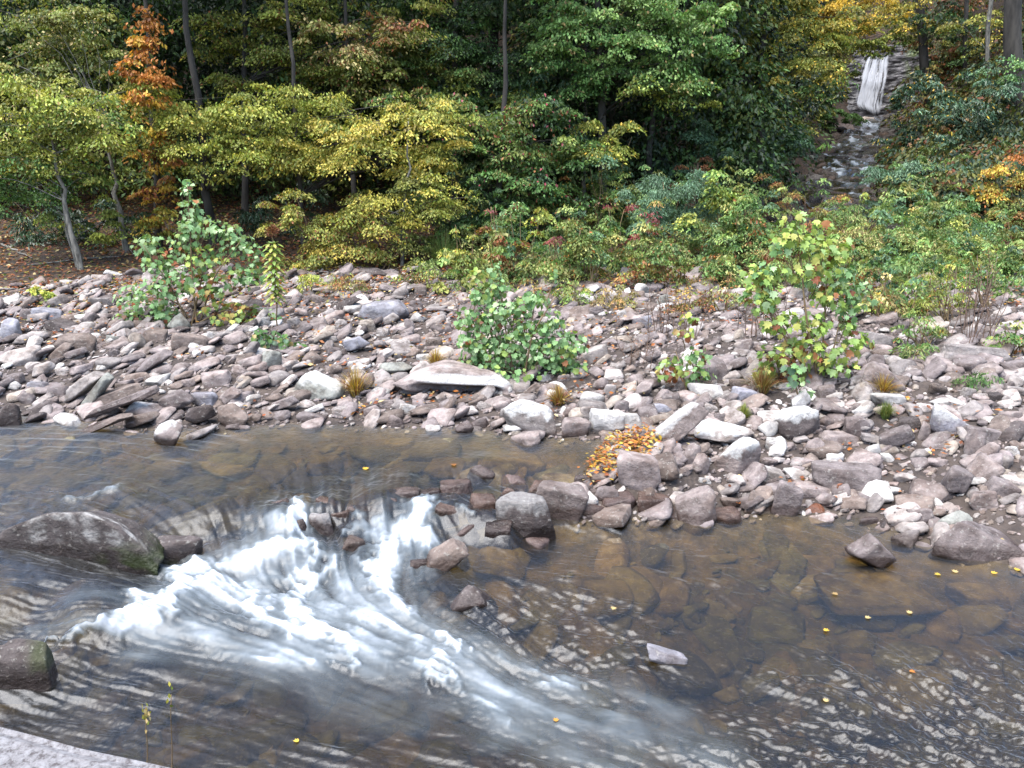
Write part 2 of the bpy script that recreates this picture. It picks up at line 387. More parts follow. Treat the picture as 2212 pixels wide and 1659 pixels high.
def box(A, k):
    for ax in (0, 1):
        P = np.pad(A, [(k, k) if a == ax else (0, 0) for a in (0, 1)], mode='edge'); c = np.cumsum(P, axis=ax)
        n = A.shape[ax]; hi = np.take(c, np.arange(n) + 2 * k, axis=ax); lo = np.take(c, np.maximum(np.arange(n) - 1, 0), axis=ax)
        A = (hi - lo) / (2 * k)
    return A
def lic(noise, steps, h):
    acc = noise.copy()
    for sgn in (1, -1):
        x = GX.copy(); y = GY.copy()
        for k in range(steps):
            i = np.clip(((x - X0) / .1).astype(int), 0, u_.shape[1] - 1); j = np.clip(((y - Y0) / .1).astype(int), 0, u_.shape[0] - 1)
            x += sgn * h * u_[j, i]; y += sgn * h * v_[j, i]
            a = np.clip(((x - X0) / RES).astype(int), 0, noise.shape[1] - 1); b = np.clip(((y - Y0) / RES).astype(int), 0, noise.shape[0] - 1)
            acc += noise[b, a]
    acc = acc / (2 * steps + 1); acc -= acc.mean(); return acc / acc.std()
wn1 = rng.standard_normal(GX.shape)
L1 = lic(box(wn1, 1), 14, RES * 1.2)
L2 = lic(box(rng.standard_normal(GX.shape), 4), 16, RES * 2)
L3 = lic(box(rng.standard_normal(GX.shape), 9), 10, RES * 2.5)
L4 = lic(box(rng.standard_normal(GX.shape), 6), 7, RES * 2)
# the sheet itself: finer near the camera
ang = np.linspace(0, 1, 560)
wy = 1.0 / np.linspace(1 / 4.35, 1 / 15.2, 560)
ws = np.linspace(-1, 1, 760)
WY, WS = np.meshgrid(wy, ws, indexing='ij'); WX = WS * (WY * .68 + .8)
x, y = WX.ravel(), WY.ravel()
lv, amp = idw(x, y, LVP, LV[:, 2:4])
l1 = samp(L1, x, y, X0, Y0, RES); l2 = samp(L2, x, y, X0, Y0, RES); l3 = samp(L3, x, y, X0, Y0, RES); l4 = samp(L4, x, y, X0, Y0, RES)
RIDGE = [(655,1095,640,1160,20,1),(640,1155,560,1200,34,1),(600,1180,450,1230,36,.9),(430,1220,375,1255,28,1),(390,1270,330,1320,32,1.05),(340,1320,250,1370,24,1.1),(250,1370,120,1395,9,1.1),
 (450,1260,560,1285,28,.8),(540,1285,570,1350,24,.95),(570,1350,640,1372,24,.85),(690,1190,700,1250,24,.85),(700,1240,650,1285,36,1.05),(650,1290,660,1340,28,1),(660,1330,740,1400,30,.85),(740,1400,760,1440,20,.8),
 (925,1085,905,1130,28,1.1),(900,1130,800,1145,34,.95),(880,1150,850,1200,46,1),(850,1200,825,1270,36,.9),(830,1270,900,1330,18,.75),(760,1145,830,1150,16,.85),(1000,1098,1025,1108,12,.8),
 (820,1360,900,1400,30,.6),(880,1440,960,1460,24,.55),(950,1430,950,1495,28,.9),(1200,1478,1260,1490,22,.65),(1080,1430,1200,1480,16,.5),(975,1385,1015,1425,11,.75),(160,1080,250,1058,8,.6),(500,1420,700,1440,14,.45),
 (420,1330,560,1340,22,.5),(1010,1520,1120,1560,26,.45)]
VEIL = [(640,1110,600,1190,34,.75),(600,1180,430,1240,50,.8),(430,1250,800,1390,70,.76),(620,1200,900,1400,66,.76),(320,1345,700,1420,48,.6),(895,1110,845,1260,44,.85),(840,1270,960,1390,40,.6),(900,1400,1320,1550,80,.50),(800,1430,1080,1540,64,.44),
 (350,1290,420,1340,40,.7),(1150,1460,1450,1550,45,.38),(1100,1560,1450,1680,75,.36),(560,1440,900,1530,60,.32),(180,1290,330,1310,20,.30),(90,1370,250,1335,16,.30),(170,1078,260,1056,16,.3),(560,1120,600,1140,40,.25),(1350,1500,1560,1640,60,.3)]
blob = 2.6 * (fbm(x * 4.5 + .25 * l3, y * 4.5 + .25 * l2, 131, 4) - .5) / .3
blob2 = 2.6 * (fbm(x * 11, y * 11, 137, 3) - .5) / .3
wxp = x + .05 * blob + .022 * blob2; wyp = y + .05 * l4 * .6 + .05 * (fbm(x * 5, y * 5, 139, 3) - .5) * 4
def strokes(lst, qx, qy, k):
    f = np.zeros(len(qx))
    for (a, b, c, d, w, I) in lst:
        za, zb = level(*[np.array([q]) for q in at_z(a, b, -.3)[:2]])[0], level(*[np.array([q]) for q in at_z(c, d, -.3)[:2]])[0]
        A, B = at_z(a, b, za)[:2], at_z(c, d, zb)[:2]; wm = w * np.hypot(A[0], A[1]) / FOC * 1.25
        e = B - A; t = np.clip(((qx - A[0]) * e[0] + (qy - A[1]) * e[1]) / (e @ e + 1e-9), 0, 1)
        q = np.hypot(qx - A[0] - t * e[0], (qy - A[1] - t * e[1]) * .8) / wm
        f = np.maximum(f, I * np.exp(-(q ** 2) * k))
    return f
ridge = strokes(RIDGE, wxp, wyp, 1.0); veil = strokes(VEIL, x + .04 * blob, y + .04 * l4, .75); foam = np.maximum(ridge, .8 * veil)
tex = .30 * l1 + .34 * l3 + .40 * l4 + .22 * l2 + .25 * blob
veil = np.clip(veil - .10, 0, 1)
fm = np.clip(veil * (.80 + .40 * tex), 0, .80) + np.clip(sstep(.30, 1.0, ridge + .10 * tex), 0, 1) * (.55 + .10 * l1)
fm = np.clip(fm, 0, .97)
cross = fbm(x * 5 + l3 * .3, y * 9, 31, 3) - .5
rs_ = sstep(-1.5, 2.0, x)
cross2 = fbm(x * 13 + l2 * .25, y * 19 + l1 * .2, 35, 3) - .5
hgt = lv + amp * ((.30 - .20 * rs_) * l2 + .14 * l1 + .24 * l3 + (.5 + .55 * rs_) * cross + (.15 + .8 * rs_) * cross2) * (.58 + .26 * sstep(6.5, 9, y) + .20 * rs_) * (.35 + 1.25 * sstep(.34, .66, fbm(x * .55 + .2 * l3, y * .8, 151, 3))) * (1 - .6 * np.clip(foam, 0, 1)) + foam * .045 * (l3 * .10 + l4 * .10 + .16 * blob + .8) + ridge * .03
# water humps where it slides over boulders
for (a, b, rr, hh) in ((560,1120,.5,.06),(780,1100,.35,.08),(1040,1015,.3,.05),(160,1275,.6,.05),(1310,1245,.5,.03)):
    P = at_z(a, b, -.1); hgt = hgt + hh * np.exp(-((x - P[0]) ** 2 + (y - P[1]) ** 2) / rr ** 2)
dep = np.clip((lv - terrain(x, y)) / .75, 0, 1)
wme = mesh_arrays('water', np.stack([x, y, hgt], -1), [grid_faces(*WX.shape)], True, {'foam': fm, 'depth': dep, 'flowu': l1})
tag(link('water', wme, M_WATER), kind='structure')

# ------------------------------------------------------------------ ROCKS
def ico(level_):
    bm = bmesh.new(); bmesh.ops.create_icosphere(bm, subdivisions=level_, radius=1); bm.verts.ensure_lookup_table()
    V = np.array([v.co[:] for v in bm.verts]); F = np.array([[v.index for v in f.verts] for f in bm.faces]); bm.free(); return V, F
ICO = {k: ico(k) for k in (1, 2, 3, 4, 5)}
def rock_shape(seed, kind, lev):
    r = np.random.default_rng(seed); V, F = ICO[lev]
    k = {'s': 9, 'b': 8, 'r': 15, 'w': 8}[kind]
    Nn = unit(r.standard_normal((k, 3))); D = .72 + .28 * r.random(k)
    if kind in 'sb':
        base = np.array([[0, 0, 1], [0, 0, -1], [1, .1, .12], [-1, .1, .1], [.1, -1, .2], [0, 1, .1]], float) + r.standard_normal((6, 3)) * .16
        Nn = np.vstack([unit(base), Nn]); D = np.concatenate([[.62, .6, .78, .78, .78, .8], D + (.1 if kind == 's' else .02)])
    p = {'s': 34, 'b': 38, 'r': 19, 'w': 14}[kind]
    dots = np.maximum(V @ Nn.T, 0) / D
    rad = (np.sum(dots ** p, 1) + 1e-9) ** (-1 / p)
    P = V * np.minimum(rad, 1.6)[:, None]
    ph = r.random((6, 3)) * 6.28; fr = unit(r.standard_normal((6, 3))) * (3 + 5 * r.random((6, 1)))
    nz = sum(np.sin(P @ fr[i] + ph[i, 0]) / (1 + i * .4) for i in range(6))
    fr2 = unit(r.standard_normal((6, 3))) * (11 + 14 * r.random((6, 1)))
    nz2 = sum(np.sin(P @ fr2[i] + ph[i, 1] + 1.5 * np.sin(P @ fr[i] + ph[i, 2])) for i in range(6))
    P = P * (1 + .014 * nz + .0045 * nz2)[:, None]
    lo, hi = P.min(0), P.max(0); return (P - (lo + hi) / 2) / (hi - lo), F
COLS = {'P': ((.43, .385, .355), 'pale grey'), 'W': ((.56, .54, .51), 'whitish'), 'G': ((.28, .25, .235), 'mid grey'), 'U': ((.235, .198, .190), 'purple-grey'),
        'K': ((.32, .265, .245), 'pinkish grey'), 'B': ((.21, .165, .14), 'brown'), 'D': ((.11, .09, .085), 'dark grey'), 'N': ((.30, .305, .27), 'greenish grey'),
        'L': ((.34, .335, .37), 'bluish grey'), 'R': ((.34, .14, .07), 'rust-orange'), 'T': ((.36, .31, .26), 'tan')}
RK = """992,823,275,88,4,s,K,*,long_slab
1147,902,122,86,0,r,G,*,white_boulder
830,671,110,46,-10,s,L,*,blue_slab
1133,1112,128,96,-6,b,D,*,dark_block
1205,1080,116,86,12,b,K,*,pink_ridge
1381,1024,96,84,4,b,K,*,pink_block
2057,914,96,72,14,b,L,*,striped_boulder
2150,1167,220,100,10,s,U,*,right_slab
145,1150,400,138,-2,b,U,*,mossy_boulder
365,1190,110,64,8,b,D,*,moss_ledge
38,1440,140,105,0,b,U,*,left_boulder
1834,1030,140,72,8,s,U,*,big_slab
1571,940,135,56,4,r,P,*,lichen_top
1589,988,114,84,-14,r,K,*,two_tone
1470,923,122,44,-40,s,K,*,lichen_slab
2118,761,154,50,6,s,G,*,weed_slab
1729,916,98,66,-6,b,D,*,dark_white
684,835,108,62,10,s,N,*,wedge
364,920,70,70,-30,r,K,*,standing
299,886,92,46,-14,r,U,*,sloping
407,740,74,46,8,b,B,*,brown_below
1916,815,98,66,10,r,K,*,pink_mound
1887,1175,84,66,38,b,U,*,right_wet
956,1184,110,52,-38,b,B,*,wedge_rapids
1022,1287,108,60,6,r,U,*,washed
1313,913,76,60,0,b,W,*,twin_l
1367,913,52,54,-12,b,W,*,twin_r
694,1134,60,52,-10,b,D,*,rapid_knob
1440,1412,92,30,16,s,L,*,awash
16,895,46,52,0,b,D,*,left_dark
1759,1058,104,36,4,s,K
1643,1085,80,46,6,b,B
1697,1076,60,78,6,s,U
1507,1080,96,82,-22,s,K
1771,1099,58,25,-6,r,R
2127,1080,62,42,0,b,K
2069,1122,72,48,0,r,N
1966,1163,62,37,0,r,G
1990,1118,54,46,0,b,U
1924,1132,58,25,4,r,D
1883,1122,50,20,0,s,U
1931,866,84,34,2,b,W
2060,869,84,30,6,r,W
1898,736,62,40,4,b,G
1938,949,74,36,-22,s,U
1999,931,25,40,0,b,K
2132,941,80,40,6,s,U
2136,974,48,44,0,r,K
2172,999,42,34,0,r,G
2064,1039,56,56,18,s,U
1992,981,40,25,0,r,P
1888,977,36,36,0,b,W
1920,988,32,22,0,r,W
1803,988,44,25,0,b,W
1672,1026,54,36,0,b,W
1726,1024,54,22,0,s,W
1740,999,50,22,4,s,K
1517,1003,38,48,8,r,K
1493,985,42,52,10,r,K
1470,977,34,22,0,r,D
1528,844,78,40,-8,r,W
1612,855,58,34,14,b,L
1549,797,66,54,0,b,U
1650,797,80,52,4,r,T
1603,747,36,26,0,r,P
1729,866,46,28,-34,b,W
1664,927,44,34,-12,r,W
1643,913,74,20,-14,s,P
1790,913,36,30,0,r,K
1853,923,54,44,0,b,U
1823,950,98,34,10,s,K
1762,967,52,42,0,r,K
1194,841,78,34,-2,r,B
1147,843,48,18,-42,s,B
1241,923,62,44,6,b,K
1280,859,52,30,-4,r,W
1270,891,36,32,0,b,P
1234,886,38,30,0,r,K
1342,877,32,28,10,b,U
1298,830,34,32,-30,r,K
1318,844,26,32,0,b,P
1392,841,50,30,-24,r,K
1374,823,40,30,-10,r,K
1284,765,62,38,-8,s,P
1421,880,58,24,-12,s,L
1311,1068,54,32,0,b,U
1301,1037,54,30,0,b,B
1258,1035,50,25,-10,s,U
852,909,38,30,-10,r,K
805,891,38,34,0,b,K
1032,913,48,30,0,r,U
996,893,46,22,-40,r,K
1003,916,40,30,-20,r,U
1082,877,34,22,-8,r,K
982,776,42,22,0,r,B
1388,625,34,26,0,r,W
1363,639,38,18,0,r,G
1352,596,40,38,0,b,P
1432,653,26,36,0,b,N
1270,643,40,22,0,r,W
1223,643,44,14,0,s,P
1324,643,22,28,0,b,P
1388,697,42,32,-8,s,L
1324,740,48,22,0,r,U
1039,1017,62,30,0,r,U
856,797,72,34,-4,r,N
906,797,50,20,-25,s,P
748,657,56,20,-24,s,D
902,686,38,24,0,r,W
884,700,22,26,0,r,U
841,689,44,20,-25,s,P
908,626,26,26,0,b,B
863,632,38,22,-15,b,G
805,590,56,24,0,r,D
960,601,30,18,0,b,D
767,743,52,30,-20,s,L
774,783,48,22,0,s,W
673,772,42,32,-10,r,B
720,797,40,25,-5,r,B
619,790,52,32,0,r,P
580,779,56,50,0,r,N
542,754,46,26,-42,r,G
551,776,34,28,0,r,D
18,713,44,48,8,b,L
65,727,42,24,-14,r,P
130,704,82,26,4,s,D
58,679,34,26,0,b,U
99,679,62,28,8,b,L
124,650,44,24,-14,s,G
212,650,48,24,-6,b,G
158,740,82,38,8,s,B
207,727,20,18,0,r,W
243,733,34,24,-10,b,N
266,722,42,28,0,r,G
290,736,42,36,-10,r,T
383,697,48,40,0,r,N
331,725,56,30,0,b,B
101,754,38,18,0,r,W
32,772,86,42,-4,r,P
88,799,50,28,-22,r,P
176,841,108,34,-33,s,P
206,851,92,30,-46,s,N
77,837,54,28,0,b,L
54,859,34,28,0,b,U
119,848,48,32,-6,b,U
331,783,84,28,-28,s,U
353,761,38,20,-8,r,P
335,823,56,26,-8,r,W
464,819,60,34,-8,b,K
342,846,26,14,0,r,W
252,857,120,26,-18,s,B
250,877,150,20,-22,s,U
214,905,140,18,-22,s,B
290,862,110,18,-20,s,U
378,869,66,40,-20,s,U
436,862,56,40,10,b,L
500,898,78,54,0,r,B
432,895,66,38,-18,s,D
497,855,46,30,-38,r,K
544,862,40,20,-22,r,W
612,873,64,22,-20,s,U
670,902,62,24,8,s,U
752,1175,72,36,0,r,B
782,1101,76,34,0,b,K
870,1066,72,30,0,b,U
560,826,44,20,-18,s,K
590,858,40,22,0,r,B
905,862,42,22,-12,r,K
740,868,46,18,-15,s,K
930,880,36,20,0,r,U
1120,800,30,16,0,r,P
1450,860,38,22,-20,s,U
1860,880,40,24,0,b,K
2000,880,46,20,0,s,P
2185,900,50,30,0,b,K
2190,860,40,24,0,r,P
2030,1000,44,22,0,r,K
1960,1030,48,26,-8,r,P
1930,1060,40,22,0,r,W
2110,1040,60,24,0,r,W
2170,1055,66,40,10,s,U
1580,1085,44,24,0,b,B
1600,1055,60,22,-6,s,K
1770,1030,40,20,0,r,P
1990,1060,36,24,0,r,K
2020,1085,40,26,0,r,W
600,1085,60,24,-9,b,U,ledge
705,1082,54,22,-2,s,B,ledge
830,1078,56,24,5,r,U,ledge
932,1066,50,24,-7,b,D,ledge
985,1052,72,34,0,b,U,ledge
1040,1085,62,36,7,s,B,ledge
1090,1058,54,26,-5,r,B,ledge
1075,1142,60,34,2,b,D,ledge
905,1215,44,24,9,b,D,ledge
735,1112,50,26,-3,s,B,ledge
1000,1140,66,32,4,r,U,ledge
1110,1035,60,22,-8,b,U,ledge
1165,1048,60,26,-1,b,B,ledge
1235,1072,70,42,6,s,U,ledge
1268,1098,84,40,-6,r,B,ledge
1340,1088,82,40,1,b,U,ledge
1412,1088,84,40,8,b,B,ledge
1290,1116,52,22,-4,s,D,ledge
1150,1168,72,28,3,r,U,ledge
640,1130,44,22,-9,b,D,ledge
965,1100,50,30,-2,b,B,ledge
1450,1105,80,34,5,s,U,ledge
1565,1112,84,36,-7,r,B,ledge
470,1000,0,0,0,r,B""".split('\n')[:-1]
HAND = {
 'long_slab': ('long_slab', 'long arched pinkish grey slab with pale rim and deep dark undercut', 'the long undercut slab'),
 'white_boulder': ('boulder', 'rounded boulder with bright white top and black wet base at water edge', 'the white-topped boulder'),
 'blue_slab': ('stone_slab', 'large tilted bluish grey slab lying on pebbles left of the pale leafy sapling', 'the tilted bluish slab'),
 'dark_block': ('boulder', 'dark wet angular block with pale rim standing in the shallows by the rapids', 'the dark angular block'),
 'pink_ridge': ('boulder', 'smooth pinkish rock sloping into the water just behind the dark angular block', 'the smooth pinkish ridge'),
 'pink_block': ('boulder', 'pinkish grey angular block with a split face just below the orange leaf heap', 'the split pinkish block'),
 'striped_boulder': ('boulder', 'bluish grey boulder with pale facet and striped side on right cobble bank', 'the striped boulder'),
 'right_slab': ('stone_slab', 'wide layered purple-grey slab sloping into water at the right picture edge', 'the wide layered slab'),
 'mossy_boulder': ('boulder', 'huge low purple-grey boulder with white crust along its crest left of rapids', 'the huge left boulder'),
 'moss_ledge': ('boulder', 'dark mossy ledge rock at the right end of the huge left boulder', 'the mossy ledge'),
 'left_boulder': ('boulder', 'brown-purple boulder with green algae at left edge of the lower water', 'the brown left boulder'),
 'big_slab': ('stone_slab', 'big flat grey-purple slab among white cobbles on the right bank', 'the big flat slab'),
 'lichen_top': ('boulder', 'broad pale lichen-topped boulder with brown underside right of the lichened slanting slab', 'the broad lichen-topped boulder'),
 'two_tone': ('boulder', 'two-tone boulder, white on its right and purple-brown on its left', 'the two-tone boulder'),
 'lichen_slab': ('stone_slab', 'slanting pinkish slab spotted with white lichen above the orange leaf heap', 'the slanting lichened slab'),
 'weed_slab': ('stone_slab', 'broad grey slab lying under the weeds at the right edge', 'the broad slab below the weeds'),
 'dark_white': ('boulder', 'dark boulder with white crust on top below the yellow-green sapling', 'the white-crusted dark boulder'),
 'wedge': ('boulder', 'greenish grey wedge rock with white sloping top beside the rusty grass tuft', 'the greenish wedge rock'),
 'standing': ('boulder', 'pinkish leaning boulder with white crest standing in the pool at left', 'the leaning pool boulder'),
 'sloping': ('boulder', 'purple-grey boulder with white crest at waterline beside stacked slanting slabs', 'the white-crested boulder'),
 'brown_below': ('boulder', 'brown-grey boulder on leaf litter just below the broad sycamore sapling', 'the brown-grey boulder'),
 'pink_mound': ('boulder', 'smooth pinkish mound boulder right of the yellow-green sapling', 'the smooth pinkish mound'),
 'right_wet': ('boulder', 'dark purple wet block leaning out of the shallow water at right', 'the leaning wet block'),
 'wedge_rapids': ('boulder', 'dark brown wedge rock leaning beside the smaller right cascade', 'the brown wedge in the rapids'),
 'washed': ('boulder', 'rounded wet purple boulder washed by water below the brown wedge rock', 'the washed wet boulder'),
 'twin_l': ('boulder', 'larger left one of twin white stones at the water edge', 'the twin white stones'),
 'twin_r': ('boulder', 'smaller right one of twin white stones at the water edge', None),
 'rapid_knob': ('boulder', 'small lichened knob of rock between the two white cascades', 'the knob between the cascades'),
 'awash': ('stone_slab', 'pale triangular slab tip rising from the rippled lower water', 'the pale slab tip'),
 'left_dark': ('boulder', 'dark bluish block at the left edge of the upper pool', 'the dark block at left edge'),
}
LAND = [(1110, 700, 'the pale leafy sapling'), (420, 600, 'the broad sycamore sapling'), (1750, 680, 'the yellow-green sapling'), (1340, 990, 'the orange leaf heap'),
        (770, 830, 'the rusty grass tuft'), (250, 880, 'the stacked slanting slabs'), (595, 640, 'the tall drooping weed'), (870, 1150, 'the smaller cascade')]
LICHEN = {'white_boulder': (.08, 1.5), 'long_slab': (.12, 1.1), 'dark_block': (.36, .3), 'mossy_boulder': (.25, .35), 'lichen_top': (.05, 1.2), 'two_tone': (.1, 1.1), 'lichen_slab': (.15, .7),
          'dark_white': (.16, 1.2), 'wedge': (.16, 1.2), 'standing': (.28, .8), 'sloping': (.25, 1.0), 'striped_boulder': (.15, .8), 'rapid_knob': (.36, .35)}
rocks = []     # dict: o, px, py, w, colour, shape
for ln in RK:
    q = ln.split(',')
    if q[7:8] == ['*'] and q[8] in HAND and HAND[q[8]][2]: LAND.append((float(q[0]), float(q[1]), HAND[q[8]][2]))
used_labels = set()
def auto_label(r, noun):
    px, py = r['px'], r['py']
    size = 'small ' if r['w'] < 26 else 'medium ' if r['w'] < 45 else ''
    order = sorted(LAND, key=lambda l: ((l[0] - px) / 1.0) ** 2 + ((l[1] - py) * 1.6) ** 2)
    cands = []
    for l in order[:5]:
        dx, dy = px - l[0], (py - l[1]) * 1.6
        near = 'close ' if math.hypot(dx, dy) < 90 else ''
        if abs(dx) > 2.2 * abs(dy): rel = 'right of' if dx > 0 else 'left of'
        elif abs(dy) > 2.2 * abs(dx): rel = 'in front of' if dy > 0 else 'behind'
        else: rel = ('in front and ' if dy > 0 else 'behind and ') + ('right of' if dx > 0 else 'left of')
        cands.append((near, rel, l[2]))
    tilt = 'slanting ' if abs(r['tilt']) >= 18 else ''
    base = f"{size}{tilt}{r['cname']} {noun}"
    for near, rel, l in cands:
        for s in (f"{base} {rel} {l}", f"{base} {near}{rel} {l}"):
            if s not in used_labels: used_labels.add(s); return s
    for (n1_, r1_, l1_) in cands:
        for (n2_, r2_, l2_) in cands:
            if l1_ == l2_: continue
            s = f"{base} {r1_} {l1_}, {r2_} {l2_}"
            if s not in used_labels and len(s.split()) <= 16: used_labels.add(s); return s
    k = 2
    while True:
        s = f"{base} {cands[0][1]} {cands[0][2]}, number {['two','three','four','five','six','seven','eight','nine','ten','more'][min(k-2,9)]} from it"; k += 1
        if s not in used_labels or k > 12: used_labels.add(s); return s
DARKEN = {'mossy_boulder': .42, 'left_boulder': .45, 'washed': .7, 'pink_ridge': .8}
def place_rock(px, py, w, h, tilt, kind, ck, key=None, seed=0, mesh=None):
    t = R(tilt)
    vext = abs(w * math.sin(t)) * .9 + abs(h * math.cos(t)) if abs(tilt) > 15 else h
    P0 = ground_at(px, py + vext / 2 * .92); f = project(P0)[2]; s = f / FOC
    th = math.atan2(CAM_H - P0[2], P0[1])
    W, H = w * s, h * s
    D = W * {'s': .6, 'b': .62, 'r': .68}[kind] * {'mossy_boulder': .42, 'white_boulder': .75, 'left_boulder': .6, 'long_slab': .75}.get(key, 1)
    if abs(tilt) > 15: D = max(min(W * .5, H * 2.2), .08)
    D = min(D, (H / math.sin(th)) * .75)
    Zh = max((H - D * math.sin(th) * .75) / math.cos(th), .3 * H)
    d = float(bank_d(np.array([P0[0]]), np.array([P0[1]]))[0])
    inw = d < .05
    sink = .28 * Zh + (.16 if inw else .02)
    Z = Zh + sink
    cy = P0[1] + D * .42
    if inw: gz = P0[2]
    else: gz = max(tz(P0[0], cy), P0[2] - .05) * .5 + P0[2] * .5
    cz = gz + Zh - Z / 2
    if abs(tilt) > 15:      # leaning stones: keep the mid height where the photo has it
        cz = gz + vext * s * (.22 if inw else .5) / math.cos(th) - .03; Z = H * .9 / math.cos(th); D = max(D, Z)
    if mesh is None:
        lev = 5 if w > 110 else 4 if w > 44 else 3
        V, F = rock_shape(seed, kind, lev)
        V = V * np.array([W * 1.04, D, Z])
        at = {}
        if key == 'long_slab':
            xn, yn, zn = V[:, 0] / W, V[:, 1] / D, V[:, 2] / Z
            pr = np.interp(xn, [-.5, -.38, -.16, -.02, .12, .3, .5], [.55, .75, 1, .95, .88, .82, .6]); zn2 = (zn + .5) * pr - .5
            mk = sstep(.40, .24, np.abs(xn - .0)) * sstep(.06, -.08, zn2) * sstep(.15, -.25, yn)
            V = V.copy(); V[:, 2] = zn2 * Z; V[:, 1] += mk * D * .30
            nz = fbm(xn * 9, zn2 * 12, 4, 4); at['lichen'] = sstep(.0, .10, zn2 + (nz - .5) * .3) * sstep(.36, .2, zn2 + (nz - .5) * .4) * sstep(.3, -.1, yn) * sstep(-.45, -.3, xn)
        elif key == 'mossy_boulder':
            xn, zn = V[:, 0] / W, V[:, 2] / Z
            pr = np.interp(xn, [-.5, -.35, -.1, .12, .3, .5], [.62, .74, .95, 1, .86, .5]); V = V.copy(); V[:, 2] = ((zn + .5) * pr - .5) * Z
            yn = V[:, 1] / D; V[:, 1] = np.where(yn < -.14, -.14 + (yn + .14) * .35, yn) * D; V[:, 2] += np.where(yn < -.14, (yn + .14) * .12, 0) * Z
            nz = fbm(xn * 14, zn * 9, 4, 4); yn = V[:, 1] / D - .16
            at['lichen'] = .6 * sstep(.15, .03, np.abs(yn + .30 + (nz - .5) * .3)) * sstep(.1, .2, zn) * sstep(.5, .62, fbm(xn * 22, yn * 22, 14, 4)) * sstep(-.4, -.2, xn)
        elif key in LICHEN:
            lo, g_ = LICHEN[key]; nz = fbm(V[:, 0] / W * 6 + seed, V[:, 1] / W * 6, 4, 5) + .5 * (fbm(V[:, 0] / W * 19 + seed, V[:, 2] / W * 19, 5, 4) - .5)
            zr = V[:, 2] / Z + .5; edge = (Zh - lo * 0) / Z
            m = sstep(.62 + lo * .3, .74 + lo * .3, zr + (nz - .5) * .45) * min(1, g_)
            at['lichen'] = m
        if key in ('moss_ledge', 'mossy_boulder', 'left_boulder'):
            nz = fbm(V[:, 0] * 6, V[:, 2] * 9, 8, 4); xr = V[:, 0] / W
            mm = sstep(.38, .54, nz) * sstep(.5, .1, V[:, 2] / Z + .3)
            if key == 'mossy_boulder': mm *= sstep(.1, .3, xr)
            if key == 'left_boulder': mm = sstep(.42, .62, nz) * sstep(.0, .45, xr + (fbm(V[:, 0] * 14, V[:, 1] * 14, 18) - .5) * .5) * .45
            at['moss'] = mm * .95
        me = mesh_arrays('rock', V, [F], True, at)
    else: me = mesh
    o = link('boulder' if w > 60 else 'cobble', me, M_ROCK)
    o.location = (P0[0], cy, cz)
    if mesh is not None: o.scale = (W * 1.04, D, Z)
    yaw = (random.random() - .5) * .5
    o.rotation_euler = ((random.random() - .5) * .12, t, yaw if abs(tilt) < 15 else yaw * .3)
    base, cname = COLS[ck]; j = .64 * DARKEN.get(key, 1) * (1 + (random.random() - .5) * .34)
    o.color = (base[0] * j, base[1] * j, base[2] * j, 1)
    o['wet_z'] = float(P0[2] + (.10 if inw else .05) if d < .3 else -50.0)
    return dict(o=o, px=px, py=py, w=w, h=h, tilt=tilt, cname=cname, kind=kind, P=P0)
for i, ln in enumerate(RK):
    q = ln.split(','); px, py, w, h, tl = map(float, q[:5]); key = q[8] if len(q) > 8 else None
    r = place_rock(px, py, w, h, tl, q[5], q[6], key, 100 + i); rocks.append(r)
    if key == 'awash': r['o']['wet_z'] = -50.0
    if q[-1] == 'ledge': r['o']['wet_z'] = 5.0; r['o'].color = (r['o'].color[0] * 1.15, r['o'].color[1] * 1.05, r['o'].color[2] * 1.02, 1)
    if key:
        nm, lab, _ = HAND[key]; r['o'].name = nm if nm != 'long_slab' else 'stone_slab'; tag(r['o'], lab, 'slab' if 'slab' in nm else 'boulder')
        used_labels.add(lab)
    else:
        noun = {'s': 'flat slab', 'b': 'angular rock', 'r': 'rounded cobble' if w < 45 else 'rounded boulder'}[q[5]]
        r['o'].name = {'s': 'stone_slab', 'b': 'rock', 'r': 'cobble' if w < 45 else 'boulder'}[q[5]]
        tag(r['o'], auto_label(r, noun), 'rock', 'river stones along the far bank')
